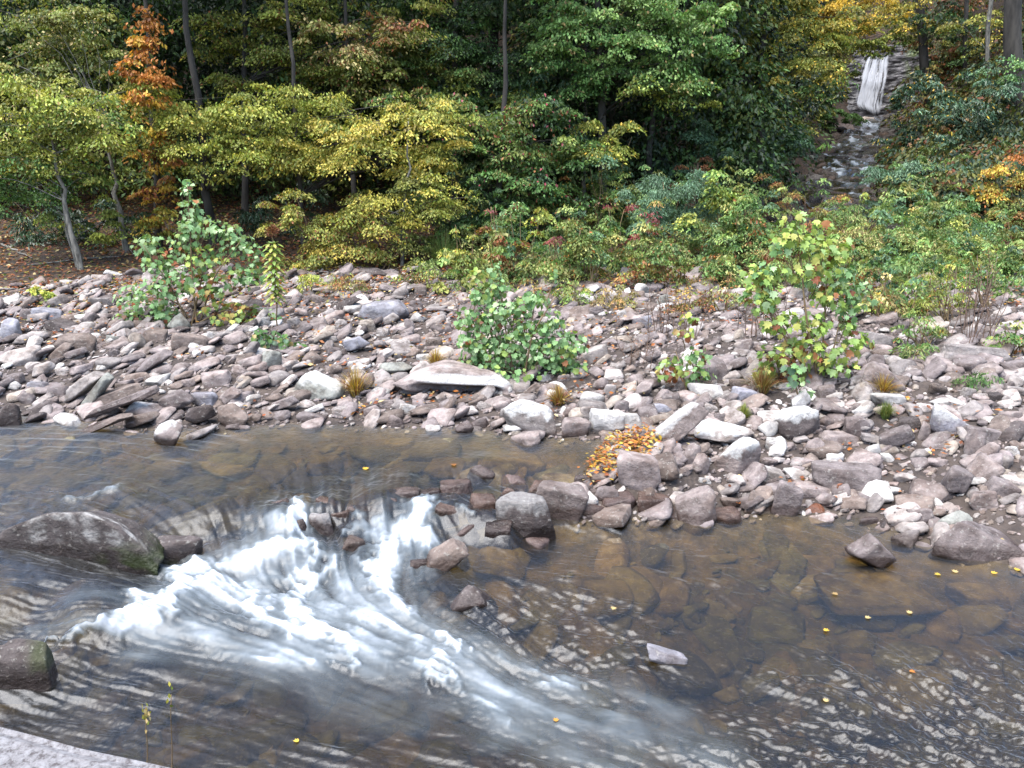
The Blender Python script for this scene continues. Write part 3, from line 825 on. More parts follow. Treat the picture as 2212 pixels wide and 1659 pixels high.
# further cobbles, each its own stone, sharing a dozen shapes
shapes = []
for i in range(14):
    kd = 'rbbssrbsrsbrbs'[i]; V, F = rock_shape(900 + i, kd, 3); shapes.append((mesh_arrays('cobble', V, [F], True), kd))
for m_, _ in shapes: m_.materials.append(M_ROCK)
BAR_TOP = lambda px: np.interp(px, [0, 300, 600, 1000, 1200, 1500, 1650, 1900, 2212], [660, 700, 640, 640, 640, 660, 720, 720, 760])
BAR_BOT = lambda px: np.interp(px, [0, 300, 600, 1000, 1300, 1340, 1450, 1700, 1850, 2000, 2212], [870, 890, 890, 900, 930, 960, 1090, 1090, 1100, 1140, 1190])
occ = np.array([(r['px'], r['py'], r['w'], r['h']) for r in rocks])
n_more, tries = 118, 0
while n_more and tries < 6000:
    tries += 1
    px = random.uniform(10, 2205); py = random.uniform(float(BAR_TOP(px)), float(BAR_BOT(px)))
    w = random.uniform(24, 46) * (.75 + .5 * (py - 640) / 500); h = w * random.uniform(.45, .8)
    if np.any((np.abs(occ[:, 0] - px) < (occ[:, 2] + w) * .43) & (np.abs(occ[:, 1] - py) < (occ[:, 3] + h) * .43)): continue
    if 1000 < px < 1240 and 560 < py < 800: continue
    m_, kd = random.choice(shapes); ck = random.choice('PKUKGBPWKUPTKWD')
    r = place_rock(px, py, w, h, random.choice([0, 0, 5, -8, -14, 10]), kd, ck, None, 0, m_)
    r['o'].name = {'s': 'stone_slab', 'b': 'rock', 'r': 'cobble'}[kd]
    tag(r['o'], auto_label(r, {'s': 'flat stone', 'b': 'angular stone', 'r': 'rounded cobble'}[kd]), 'rock', 'river stones along the far bank')
    occ = np.vstack([occ, [px, py, w, h]]); n_more -= 1

# pebbles and lesser cobbles: one uncountable mass
def scatter_stones(name, n, xr, yr, cond, smin, smax, pal, kinds='rrrbs', lev=1, zoff=.25, pw=2.0, flat=.6, surf=None):
    a = Acc(); X = rng.uniform(*xr, n); Y = rng.uniform(*yr, n); keep = cond(X, Y); X, Y = X[keep], Y[keep]
    Z = terrain(X, Y); S = smin + (smax - smin) * rng.random(len(X)) ** pw
    protos = [rock_shape(500 + i, kinds[i % len(kinds)], lev) for i in range(12)]
    pi = rng.integers(0, 12, len(X)); pal = np.array(pal)
    for k in range(12):
        ix = np.where(pi == k)[0]
        if not len(ix): continue
        V, F = protos[k]; m = len(ix); sc = np.stack([S[ix], S[ix] * rng.uniform(.45, 1, m), S[ix] * rng.uniform(flat * .55, flat, m)], -1)
        ty = rng.normal(-.28, .25, m); tx = rng.normal(.12, .22, m); yw = rng.uniform(0, 6.28, m)
        q = V[None] * sc[:, None]
        c, s = np.cos(yw)[:, None], np.sin(yw)[:, None]; q = np.stack([q[..., 0] * c - q[..., 1] * s, q[..., 0] * s + q[..., 1] * c, q[..., 2]], -1)
        c, s = np.cos(ty)[:, None], np.sin(ty)[:, None]; q = np.stack([q[..., 0] * c + q[..., 2] * s, q[..., 1], -q[..., 0] * s + q[..., 2] * c], -1)
        c, s = np.cos(tx)[:, None], np.sin(tx)[:, None]; q = np.stack([q[..., 0], q[..., 1] * c - q[..., 2] * s, q[..., 1] * s + q[..., 2] * c], -1)
        q = q + np.stack([X[ix], Y[ix], Z[ix] + sc[:, 2] * zoff], -1)[:, None]
        col = pal[rng.integers(0, len(pal), m)] * rng.uniform(.75, 1.25, (m, 1))
        F2 = (F[None] + (np.arange(m) * len(V))[:, None, None]).reshape(-1, 3)
        a.add(q.reshape(-1, 3), F2, np.repeat(col, len(V), 0))
    return link(name, a.mesh(name, smooth=lev > 1), M_PEB)
DRYPAL = [tuple(.70 * v for v in COLS[k][0]) for k in 'PKUKGUBKWTPUBGDBUU']
onbar = lambda x, y: (bank_d(x, y) > -.12) & (y < 20.6 - .12 * np.maximum(x, 0) + 5.0 * (fbm(x * .5, y * .5, 44) - .5))
o = scatter_stones('pebbles', 30000, (-11, 12), (8.3, 21), onbar, .03, .12, [tuple(.95 * v for v in c) for c in DRYPAL], kinds='bsbssb', lev=1, pw=1.6, flat=.4); tag(o, 'pebbles covering the far bank', 'pebbles', None, 'stuff')
o = scatter_stones('cobble_field', 6400, (-11, 12), (8.3, 21), onbar, .11, .52, DRYPAL, kinds='sbsssb', lev=3, pw=2.5, flat=.36, zoff=.34); tag(o, 'smaller cobbles lying all over the far bank', 'cobbles', None, 'stuff')
BEDPAL = [(.13, .112, .064), (.088, .08, .05), (.16, .138, .082), (.07, .064, .046), (.12, .115, .065), (.13, .10, .062)]
o = scatter_stones('streambed_stones', 5600, (-10, 11), (4.6, 14.5), lambda x, y: (bank_d(x, y) < -.5), .08, .85, BEDPAL, kinds='sbsssr', lev=3, pw=3.2, flat=.34, zoff=.10); tag(o, 'brown stones covering the creek bed under water', 'stones', None, 'stuff')
# broad submerged slabs one can tell apart
SUB = [(866,941,76,34,'brown slab under water in front of the pebbly shore'),(960,985,90,34,'broad olive slab under the calm upper pool'),(1110,975,150,26,'long brown slab under water below the white-topped boulder'),
       (1210,1022,90,26,'brown slab under water left of the orange leaf heap'),(700,975,80,28,'olive slab under water at the middle of the upper pool'),
       (1912,1254,270,70,'long olive slab under the shallow water at right'),(1307,1258,120,70,'brown block under the rippled lower water at centre'),(2120,1262,110,50,'olive slab under shallow water below the wide layered slab'),
       (1080,1185,120,36,'brown flat slab under water right of the brown wedge rock')]
for i, (px, py, w, h, lab) in enumerate(SUB):
    P = ground_at(px, py); s = project(P)[2] / FOC; V, F = rock_shape(700 + i, 's', 4); W = w * s; D = h * s / math.sin(math.atan2(4 - P[2], P[1]))
    D = min(D, W * .9); Zt = .22; me = mesh_arrays('sub', V * np.array([W, D, Zt]), [F], True); o = link('stone_slab', me, M_ROCK)
    o.location = (P[0], P[1], P[2] - .05 - Zt / 2); o.rotation_euler = (0, .03, random.uniform(-.2, .2)); o.color = (.15, .12, .06, 1); o['wet_z'] = -50.0
    tag(o, lab, 'rock', 'slabs under the water')

# ------------------------------------------------------------------ FOLIAGE
KITE = np.array([(0, -.5), (.28, -.05), (0, .5), (-.28, -.05)])
LANCE = np.array([(0, -.5), (.12, -.2), (.13, .1), (0, .5), (-.13, .1), (-.12, -.2)])
LOBED = np.array([(0, -.42), (.22, -.40), (.50, -.12), (.30, .02), (.42, .30), (.16, .22), (0, .55), (-.16, .22), (-.42, .30), (-.30, .02), (-.50, -.12), (-.22, -.40)])
ROUND = np.array([(.06, -.38), (.30, -.42), (.46, -.12), (.34, .06), (.38, .30), (.16, .28), (0, .52), (-.17, .27), (-.38, .28), (-.33, .05), (-.47, -.13), (-.28, -.42)])
def add_leaves(acc, C, A, Nn, size, tm, col, fold=.25):
    A = unit(A); S = unit(np.cross(A, Nn)); Nn = np.cross(S, A); size = np.broadcast_to(size, (len(C),))
    V = C[:, None] + size[:, None, None] * (tm[None, :, 1:2] * A[:, None] + tm[None, :, 0:1] * S[:, None] + fold * np.abs(tm[None, :, 0:1]) * Nn[:, None])
    k = len(tm); F = np.arange(len(C) * k).reshape(-1, k); acc.add(V.reshape(-1, 3), F, np.repeat(col, k, 0))
PAL = {  # (main colours...), weights implied by repetition
 'olive': [(.10, .13, .03), (.13, .15, .035), (.075, .10, .025), (.18, .17, .04)],
 'yg': [(.22, .26, .055), (.28, .28, .065), (.15, .20, .035), (.26, .27, .045), (.11, .15, .03), (.31, .28, .05)],
 'gold': [(.33, .26, .05), (.26, .235, .05), (.20, .22, .045), (.38, .285, .055), (.15, .175, .04)],
 'amber': [(.46, .29, .04), (.54, .36, .05), (.38, .26, .04), (.26, .22, .045)],
 'green': [(.06, .13, .035), (.08, .155, .04), (.045, .095, .028), (.11, .175, .05)],
 'bright': [(.10, .20, .055), (.14, .24, .07), (.07, .14, .04), (.20, .28, .09)],
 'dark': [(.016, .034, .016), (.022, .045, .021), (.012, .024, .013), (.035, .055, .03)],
 'blue': [(.065, .125, .07), (.09, .155, .09), (.045, .09, .052), (.125, .195, .12)],
 'orange': [(.36, .13, .03), (.30, .10, .025), (.38, .19, .04), (.20, .085, .025)],
 'pinkred': [(.26, .045, .07), (.30, .09, .11), (.15, .035, .04), (.20, .12, .05)],
 'russet': [(.22, .07, .03), (.16, .055, .025), (.28, .12, .05), (.10, .04, .02)],
 'mixed': [(.14, .20, .05), (.2, .23, .05), (.26, .11, .04), (.10, .16, .04), (.30, .23, .07)],
 'weed': [(.14, .215, .055), (.20, .235, .075), (.11, .17, .05), (.26, .24, .09)],
 'syc': [(.14, .25, .095), (.19, .30, .14), (.10, .19, .065), (.24, .33, .17), (.17, .24, .06)],
 'sycy': [(.23, .33, .07), (.29, .36, .08), (.17, .26, .065), (.22, .32, .12), (.31, .31, .08)],
 'tan': [(.36, .27, .12), (.28, .19, .08), (.42, .34, .16)],
}
def pal(names, n):
    arr = np.array(sum([PAL[k] for k in names.split('+')], [])) * 1.15; return arr[rng.integers(0, len(arr), n)]
LSC = .82
DIM = [1.0]
def bough(acc, c, rx, ry, rz, n, leaf, palette, tm=KITE, droop=.55, spray=.45, acc_pal=None, accf=.04, per=90, drop=.8):
    """leaf sprays filling an ellipsoid; every leaf is its own little face"""
    n = int(n)
    if n < 4: return
    leaf = leaf * LSC; n = int(n / LSC ** 2 * .9)
    k = max(3, n // per); u = unit(rng.standard_normal((k, 3))) * (rng.random((k, 1)) ** .45)
    sc = c + u * np.array([rx, ry, rz]) * .88
    tint = rng.uniform(.5, 1.45, (k, 1)); hue = pal(palette, k)
    si = rng.integers(0, k, n); sp = spray * rng.uniform(.6, 1.25, k)[si]
    th = rng.uniform(0, 6.283, n); rr = np.sqrt(rng.random(n)); dirs = np.stack([np.cos(th), np.sin(th), np.zeros(n)], -1)
    off = dirs * (rr * sp)[:, None]; off[:, 2] = rng.normal(0, .10, n) * sp - droop * sp * rr ** 2
    lean = unit(np.stack([u[:, 0], u[:, 1], np.zeros(k)], -1) + 1e-6)[si]
    off[:, 2] -= .25 * (off * lean).sum(1)
    A = dirs * .7 + lean * .5 + rng.normal(0, .45, (n, 3)); A[:, 2] -= drop
    Nn = rng.normal(0, .55, (n, 3)) + lean * .5; Nn[:, 2] += .75
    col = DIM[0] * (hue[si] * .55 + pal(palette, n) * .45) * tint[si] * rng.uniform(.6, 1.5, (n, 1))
    if acc_pal:
        m = rng.random(n) < accf; col[m] = pal(acc_pal, m.sum()) * rng.uniform(.8, 1.2, (m.sum(), 1))
    add_leaves(acc, sc[si] + off, A, Nn, leaf * rng.uniform(.65, 1.3, n), tm, col)
    return sc
def curve(a, b, n=7, sag=0., jit=.05):
    t = np.linspace(0, 1, n)[:, None]; p = a * (1 - t) + b * t; L_ = np.linalg.norm(b - a)
    p[1:-1] += rng.normal(0, jit * L_ * .3, (n - 2, 3)); p[:, 2] += sag * np.sin(t[:, 0] * math.pi) * L_; return p
def tree(name, label, Y, trunk, r0, boughs, palette, leaf=.11, cover=1.5, mat=None, group=None, top=(10, 2.4), tm=KITE, accent=None, accf=.05, upper=None, lmat=None, spray=.5, show_limbs=True, cat='tree', ext=True):
    """trunk: picture points from the base up (the base stands on the ground at depth Y); boughs: (px, py, w, h[, dY[, palette]])"""
    B = at_y(trunk[0][0], trunk[0][1], Y); B[2] = tz(B[0], B[1])
    pts = [B - np.array([0, 0, .25]), B]
    for (px, py) in trunk[1:]: pts.append(at_y(px, py, Y))
    H, cr = top
    last = pts[-1].copy(); lean = (pts[-1] - B); lean = lean / max(lean[2], .5)
    if ext and H > last[2] - B[2]: pts.append(np.array([last[0] + lean[0] * .3 * (H - last[2] + B[2]), last[1] + .2, B[2] + H]))
    pts = np.array(pts); z = np.linspace(0, 1, 14); cum = np.concatenate([[0], np.cumsum(np.linalg.norm(np.diff(pts, axis=0), axis=1))]); cum /= cum[-1]
    P = np.stack([np.interp(z, cum, pts[:, i]) for i in range(3)], -1); P[2:-1, :2] += rng.normal(0, .03, (11, 2))
    rad = r0 * (1 - .75 * z); rad[0] *= 1.35
    root = empty(name, B, label, cat, group); ta = Acc(); tube(ta, P, rad, 9, .15); ca = Acc()
    tops = []
    for b in boughs:
        px, py, w, h = b[:4]; dY = b[4] if len(b) > 4 else 0; pl = b[5] if len(b) > 5 else palette
        c = at_y(px, py, Y + dY); s = project(c)[2] / FOC; rx, rz = w * s / 2, h * s / 2; ry = min(rx * .7, 1.6)
        n = 2.3 * cover * math.pi * rx * rz / (leaf ** 2 * .28)
        n = min(n * .95, 14000); m_ = max(4, int(4 + rx * rz * 5)) if rx > .35 else 2
        for q in range(m_):     # every bough is a fan of thin, drooping sprays with gaps between them
            ua = rng.uniform(0, 6.283); ur = math.sqrt(rng.random()); c2 = c + np.array([math.cos(ua) * ur * rx, rng.uniform(-1, 1) * ry * .8, math.sin(ua) * ur * rz])
            f_ = rng.uniform(.6, 1.4); r2 = rx * rng.uniform(.28, .62) * (1.6 if m_ == 2 else 1)
            bough(ca, c2, r2, r2 * .8, min(rz * .10 + .03, .09) if rx > .35 else rz * .7, n / m_ * f_, leaf, pl, tm, .38, min(spray, max(r2 * .8, .22)), accent, accf)
            if rx > .5 and rng.random() < .35: tops.append((c2, r2))
        tops.append((c, rx))
        for q in range(4):      # loose outer sprays break the outline of the bough
            a_ = rng.uniform(0, 6.28); c2 = c + np.array([math.cos(a_) * rx * 1.15, rng.normal(0, .4), math.sin(a_) * rz * 1.3]); r2 = rx * rng.uniform(.22, .4)
            bough(ca, c2, r2, r2, rz * rng.uniform(.15, .3), min(n * .07, 500), leaf, pl, tm, spray=min(spray, .35), acc_pal=accent, accf=accf)
    if H > 7 and ext:           # the part of the crown above the picture, coarser
        for k in range(9):
            a = rng.uniform(0, 6.28); q = rng.uniform(.45, 1); c = np.array([P[-1, 0] + math.cos(a) * cr * q, P[-1, 1] + math.sin(a) * cr * q, B[2] + H * rng.uniform(.72, 1.03)])
            if c[2] < B[2] + 7.5: c[2] = B[2] + 7.5 + rng.random()
            bough(ca, c, 1.3, 1.3, .6, 260, leaf * 2.0, upper or palette, tm, spray=.8); tops.append((c, 1.2))
    if show_limbs:
        for c, rx in tops:
            zt = np.clip(c[2] - .35 * np.hypot(c[0] - B[0], c[1] - B[1]), B[2] + .5, P[-1, 2]); k = np.argmin(abs(P[:, 2] - zt)); a = P[k]
            L_ = np.linalg.norm(c - a); rl = min(max(rad[k] * .45, .010), .006 * L_ + .007)
            tube(ta, curve(a, c, 6, .06), np.linspace(rl, .005, 6), 5)
            for q in range(3):
                e = c + rng.normal(0, .5, 3) * rx * np.array([1, .7, .3]); tube(ta, curve(c, e, 4), np.linspace(.006, .003, 4), 4)
    link('trunk', ta.mesh('trunk', B, True), mat or M_BARK, root)
    if ca.V: link('crown', ca.mesh('crown', B), lmat or M_LEAF, root)
    return root

# forest edge, from left to right; each tree with its own boughs
tree('vine_covered_tree', 'trunk wrapped in a column of orange and gold creeper leaves', 23.0, [(345, 560), (338, 400), (326, 200), (318, 30)], .10,
     [(322, 22, 30, 40, -1.2, 'orange'), (320, 50, 40, 44, -1.2, 'orange'), (318, 80, 50, 44, -1.3, 'orange'), (314, 108, 60, 44, -1.3, 'orange+amber'), (312, 135, 66, 44, -1.4, 'orange'), (318, 162, 74, 44, -1.5, 'orange'), (326, 182, 80, 40, -1.6, 'orange'), (312, 205, 66, 40, -1.7, 'orange+amber'),
      (318, 228, 50, 34, -1.5, 'amber+orange'), (330, 275, 60, 50, -.6, 'amber+yg'), (325, 310, 90, 50, -.6, 'amber+orange'), (345, 350, 60, 60, -.6, 'amber+russet'), (338, 400, 60, 70, -.5, 'russet+amber'), (340, 450, 60, 70, -.5, 'russet+amber'), (338, 480, 80, 60, -.5, 'amber+yg')], 'orange', .13, 1.5, top=(9, 1.5), upper='olive', show_limbs=False, spray=.28)
tree('pale_trunk_tree', 'slim pale leaning trunk standing just left of the orange creeper', 22.6, [(272, 530), (250, 420), (232, 285)], .09,
     [(240, 130, 120, 70, .3), (120, 90, 200, 90, .6), (60, 40, 200, 80, .5), (200, 45, 130, 60), (60, 150, 160, 60)], 'olive', .10, 1.2, M_PALE, accent='tan', accf=.08, ext=False)
tree('grey_trunk_tree', 'thicker grey leaning trunk at left with its foot on the leaf litter', 21.0, [(172, 566), (150, 480), (128, 380), (110, 280)], .085,
     [(90, 215, 230, 70, -.3, 'yg'), (210, 250, 180, 60, 0, 'yg+green'), (60, 270, 200, 60, -.2, 'yg'), (240, 205, 180, 60, .3, 'yg'), (110, 330, 220, 60, .3, 'green+yg'), (60, 385, 180, 60, .2, 'green'), (190, 375, 160, 50, .4, 'green+yg'), (20, 250, 140, 60, -.2, 'yg+green'), (150, 295, 180, 50, -.2, 'yg'), (30, 340, 130, 70), (200, 320, 130, 60, .3)], 'yg', .10, 1.45, M_PALE, accent='tan', accf=.05, ext=False)
tree('sapling_tree', 'thin grey sapling close beside the thicker grey leaning trunk', 21.4, [(165, 560), (145, 500), (140, 460)], .045, [(120, 460, 60, 60), (235, 480, 110, 80, .4, 'olive+yg'), (90, 400, 160, 70, .5, 'green'), (30, 440, 120, 50, .4, 'green')], 'green+yg', .10, 1.0, M_PALE, top=(3.5, .6))
tree('yellow_green_tree', 'layered yellow-green tree with boughs spreading right of the orange creeper', 23.4, [(462, 500), (445, 400), (432, 250), (405, 60), (398, 0)], .12,
     [(420, 215, 200, 60, -1.2), (520, 245, 230, 70, -1.4), (610, 215, 200, 60, -1), (460, 290, 200, 60, -1.2), (560, 310, 220, 60, -1.5), (400, 265, 140, 60, -.6), (485, 372, 130, 34, -1.6), (660, 260, 170, 60, -1.2), (380, 330, 90, 50, -.5)], 'yg', .095, 1.6, accent='gold', accf=.12, upper='olive')
tree('golden_tree', 'golden-yellow tree with drooping layered boughs in the middle left', 22.8, [(655, 520), (650, 440), (640, 330)], .07,
     [(700, 310, 220, 70, -.8), (800, 290, 240, 70, -1), (880, 250, 200, 60, -.8), (940, 300, 170, 70, -.8), (830, 345, 240, 50, -1.1), (640, 330, 180, 60, -.6, 'gold+yg'), (960, 240, 120, 50, -.4, 'yg'), (740, 250, 150, 50, -.5, 'yg+gold'), (920, 350, 120, 40, -.9, 'gold+yg')], 'gold', .10, 1.7, accent='yg', accf=.2, upper='yg')
tree('slender_tree', 'slender young tree with grey stem and one low golden-green bough', 21.3, [(868, 555), (866, 500), (872, 440), (880, 380)], .05,
     [(880, 445, 200, 60, -.3), (820, 470, 120, 60, -.2), (950, 430, 110, 50), (890, 405, 120, 50, .1, 'olive'), (870, 500, 60, 30)], 'yg+gold', .09, 1.5, M_PALE, top=(3.4, .8))
tree('hazel_tree', 'tall olive-green tree behind the yellow-green boughs at upper left centre', 25.5, [(530, 480), (525, 250), (530, 0)], .10,
     [(560, 60, 260, 110), (660, 130, 260, 100, -.4), (520, 150, 190, 80, .2), (740, 50, 240, 100), (820, 110, 220, 100, -.3), (600, 20, 200, 70), (700, 200, 200, 60, -.4), (860, 30, 170, 80)], 'olive+yg', .11, 1.25, accent='tan+russet', accf=.08)
tree('blushing_tree', 'green tree with dusky pink tinged leaves left of the dark evergreens', 25.0, [(770, 500), (760, 300), (745, 0)], .08,
     [(760, 85, 190, 70, -.8, 'olive+tan'), (850, 60, 130, 60, -.8, 'olive+russet'), (700, 70, 120, 50, -.9, 'tan+olive'), (860, 150, 160, 80, -.4), (780, 165, 180, 70, -.2, 'olive'), (880, 205, 180, 60, -.6, 'green+yg')], 'olive', .12, 1.2, accent='russet+tan', accf=.12)
tree('dark_evergreen_tree', 'dark green tree left of the tall dark trunk at top centre', 26.0, [(985, 500), (980, 250), (985, 0)], .13,
     [(960, 40, 200, 110), (1010, 110, 210, 90, -.4), (940, 160, 190, 80, -.5, 'green+olive'), (1040, 190, 200, 80, -.6, 'green+yg'), (970, 230, 160, 60, -.5, 'green'), (1090, 150, 150, 80, 0, 'dark+green')], 'green+dark', .10, 1.5)
tree('maple_tree', 'mid green maple with red-brown tinged leaves behind the central weeds', 23.6, [(1075, 520), (1080, 400), (1090, 250)], .10,
     [(1060, 250, 200, 80, -.4), (1130, 300, 190, 80, -.6), (1040, 330, 200, 80, -.8), (1160, 230, 160, 70, -.3, 'green+dark'), (1150, 370, 190, 70, -.6, 'green'), (1010, 290, 130, 50, -.5), (1180, 420, 150, 70, -.5, 'green+dark')], 'green+olive', .12, 1.35, accent='russet+pinkred', accf=.07, top=(7.5, 1.5))
tree('tall_trunk_tree', 'tall dark trunk rising out of frame at top centre', 28.0, [(1060, 450), (1066, 200), (1072, 0)], .20, [(1120, 200, 160, 90, -.2, 'dark'), (1190, 130, 170, 80, .2, 'dark+green')], 'dark', .12, 1.2)
tree('bright_maple_tree', 'bright fresh green tree with broad hanging boughs at top right of centre', 25.5, [(1300, 470), (1300, 240), (1296, 60), (1290, 0)], .15,
     [(1230, 30, 190, 70, -.8), (1330, 60, 230, 80, -1.2), (1440, 90, 220, 80, -1.3), (1260, 100, 180, 60, -.9), (1490, 40, 180, 80, -1.2), (1380, 20, 220, 60, -1), (1400, 150, 230, 60, -1, 'green+bright'), (1300, 155, 230, 60, -.7, 'green'), (1440, 190, 150, 40, -1.3, 'bright+yg'), (1530, 95, 110, 70, -1.2), (1220, 170, 150, 60, -.5, 'green')], 'bright', .12, 1.4, accent='tan', accf=.04)
tree('thin_grey_tree', 'thin pale stem in the dark gap below the bright green tree', 26.5, [(1262, 470), (1264, 300), (1266, 160)], .07, [(1250, 150, 90, 50)], 'green', .11, 1.0, M_PALE, top=(8, 1))
tree('crooked_tree', 'dark crooked trunk with a low yellow-green bough right of centre', 26.5, [(1396, 500), (1402, 330), (1410, 210), (1420, 130)], .11, [(1440, 195, 130, 36, -.5, 'yg'), (1500, 220, 90, 30, -.6, 'yg'), (1400, 130, 160, 50, .2, 'green')], 'green', .10, 1.2, top=(9, 1.5))
tree('olive_tree', 'olive tree with yellow flecks left of the dark rhododendrons at upper right', 29.0, [(1640, 420), (1645, 200), (1650, 0)], .16,
     [(1600, 50, 200, 100), (1700, 110, 200, 90), (1580, 140, 170, 80, .2, 'green+olive'), (1680, 180, 190, 80, -.2, 'olive+green'), (1740, 40, 190, 80, .1, 'olive+gold'), (1620, 220, 130, 60, 0, 'green+dark'), (1730, 170, 110, 60, -.3, 'gold+olive'), (1790, 100, 90, 80, 0, 'yg+olive')], 'olive+yg', .12, 1.3, accent='amber', accf=.10)
tree('amber_tree', 'amber-yellow tree above and left of the waterfall', 46.0, [(1700, 380), (1715, 200), (1745, 0)], .16,
     [(1760, 25, 170, 60), (1850, 20, 170, 60), (1790, 60, 130, 40), (1700, 15, 150, 50), (1880, 60, 120, 40, 0, 'yg'), (1940, 25, 120, 50, 0, 'amber+yg')], 'amber', .16, 1.3, top=(14, 2.5))
tree('leaning_tree', 'yellow-green tree arching over the top of the waterfall', 58.0, [(1745, 330), (1765, 200), (1800, 90)], .15, [(1850, 85, 150, 50), (1800, 110, 110, 60, 0, 'yg+olive'), (1905, 95, 80, 36, 0, 'green+yg'), (1930, 60, 120, 50, 0, 'olive'), (1810, 170, 60, 100, 0, 'olive+dark')], 'yg', .2, 1.4, top=(13, 2.5))
tree('viny_tree', 'brown vine-hung tree just right of the mossy waterfall cliff', 44.0, [(2010, 330), (2004, 200), (1992, 60), (1985, 0)], .26,
     [(2035, 140, 70, 180, -.6, 'olive+russet'), (2050, 220, 80, 120, -.8, 'olive+dark'), (1970, 30, 120, 50, -.5, 'olive+amber'), (2060, 90, 110, 110, -.6, 'olive+russet')], 'olive', .16, .9, top=(16, 3))
tree('pale_pole_tree', 'slim pale straight trunk between the vine-hung tree and the big trunk', 40.0, [(2128, 300), (2134, 120), (2142, 0)], .11, [(2100, 60, 120, 70, .5, 'olive+gold'), (2160, 140, 80, 60, .5, 'olive')], 'olive', .14, .9, M_PALE, top=(15, 2))
tree('big_trunk_tree', 'large grey-brown trunk at the far upper right edge', 33.0, [(2196, 330), (2192, 150), (2188, 0)], .36, [(2170, 150, 110, 40, -1, 'blue+bright'), (2190, 190, 80, 40, -1, 'blue')], 'green', .13, 1.0, top=(17, 3))
for i, (px, Y, lab) in enumerate([(1320, 27.5, 'dark straight trunk in the gap just right of the thin pale stem'), (1520, 31, 'dark trunk half hidden behind the olive-flecked tree'), (2080, 42, 'twisted dark trunk between the vine-hung tree and the slim pale trunk')]):
    tree('forest_tree', lab, Y, [(px, 470 if Y < 30 else 400), (px + 3, 250), (px + (8 if i else 2), 0)], .13, [(px - 30, 60, 130, 80, .6), (px + 40, 130, 110, 60, .8)], 'green+dark', .13, .9, top=(12, 2))

# shrubs and low trees
def shrub(name, label, base, Y, ells, palette, leaf, cover=1.5, tm=KITE, cat='shrub', group=None, lmat=None, accent=None, accf=.05, spray=.32, stems=5, smat=None, droop=.5, drop=.8):
    """base: picture point of the foot; Y None = wherever that point meets the ground"""
    if Y is None: B = ground_at(*base)
    else: B = at_y(base[0], base[1], Y)
    B = B.copy(); B[2] = tz(B[0], B[1]); root = empty(name, B, label, cat, group); sa = Acc(); ca = Acc()
    for e in ells:
        px, py, w, h = e[:4]; dY = e[4] if len(e) > 4 else 0; pl = e[5] if len(e) > 5 else palette
        c = at_y(px, py, B[1] + dY); s = project(c)[2] / FOC; rx, rz = w * s / 2, h * s / 2
        n = 1.9 * cover * math.pi * rx * rz / (leaf ** 2 * (.28 if tm is KITE else .16 if tm is LANCE else .5))
        n = min(n, 9000); m_ = int(2 + rx * rz * 7) if rx > .45 else 1; ry = min(max(rx * .7, .15), 1.3)
        for q in range(m_):
            if m_ == 1: c2, r2, r3 = c, rx, rz
            else: ua = rng.uniform(0, 6.283); ur = math.sqrt(rng.random()); c2 = c + np.array([math.cos(ua) * ur * rx, rng.uniform(-.8, .8) * ry, math.sin(ua) * ur * rz]); r2 = rx * rng.uniform(.25, .6); r3 = rz * rng.uniform(.18, .42)
            bough(ca, c2, r2, min(r2, ry), r3, 1.15 * n / m_ * rng.uniform(.6, 1.4), leaf, pl, tm, droop, min(spray, max(r2 * .8, .12)), accent, accf, per=60, drop=drop)
        for q in range(max(1, stems // len(ells))):
            b0 = B + np.array([rng.normal(0, .08), rng.normal(0, .08), -.05]); tube(sa, curve(b0, c + rng.normal(0, .25, 3) * np.array([rx, rx * .5, rz]), 6, 0, .06), np.linspace(.016, .005, 6), 5)
    link('stem', sa.mesh('stem', B, True), smat or M_STEM, root); link('foliage', ca.mesh('foliage', B), lmat or M_LEAF, root); return root
shrub('shrub', 'wide amber-olive bush at the forest edge below the golden tree', (715, 590), 21.0, [(690, 470, 190, 90), (640, 500, 150, 90), (760, 510, 170, 110), (700, 555, 220, 70), (620, 430, 130, 50, .3), (770, 440, 130, 60, .3), (650, 560, 120, 60), (790, 560, 110, 60)], 'gold+olive', .085, 1.5, accent='russet', accf=.08, stems=14)
shrub('shrub', 'olive-yellow low bush between the slender young tree and the wide amber bush', (830, 600), 20.8, [(930, 540, 110, 60, .4, 'weed+olive'), (880, 520, 80, 50, .4, 'olive'), (960, 570, 110, 50, 0, 'weed'), (910, 470, 120, 60, .9, 'dark+olive')], 'olive', .09, 1.1)
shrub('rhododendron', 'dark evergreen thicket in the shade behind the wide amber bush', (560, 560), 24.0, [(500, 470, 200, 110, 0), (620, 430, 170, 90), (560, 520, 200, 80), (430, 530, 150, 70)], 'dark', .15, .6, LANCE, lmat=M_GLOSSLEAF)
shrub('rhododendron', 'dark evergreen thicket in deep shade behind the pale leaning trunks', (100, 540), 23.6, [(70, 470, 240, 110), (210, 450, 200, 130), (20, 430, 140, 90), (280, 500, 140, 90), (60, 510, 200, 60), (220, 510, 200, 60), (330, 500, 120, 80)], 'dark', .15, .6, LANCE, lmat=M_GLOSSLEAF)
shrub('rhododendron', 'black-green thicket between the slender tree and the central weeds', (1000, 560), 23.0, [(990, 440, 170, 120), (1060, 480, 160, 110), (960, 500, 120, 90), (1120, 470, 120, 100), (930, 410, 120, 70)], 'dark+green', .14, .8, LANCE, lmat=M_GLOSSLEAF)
shrub('rhododendron', 'bluish green rhododendron below the tall dark trunk', (1140, 420), 26.0, [(1120, 170, 130, 90), (1180, 220, 140, 90), (1220, 260, 130, 70), (1100, 220, 120, 70)], 'dark+blue', .17, 1.0, LANCE, lmat=M_GLOSSLEAF, accent='amber', accf=.06)
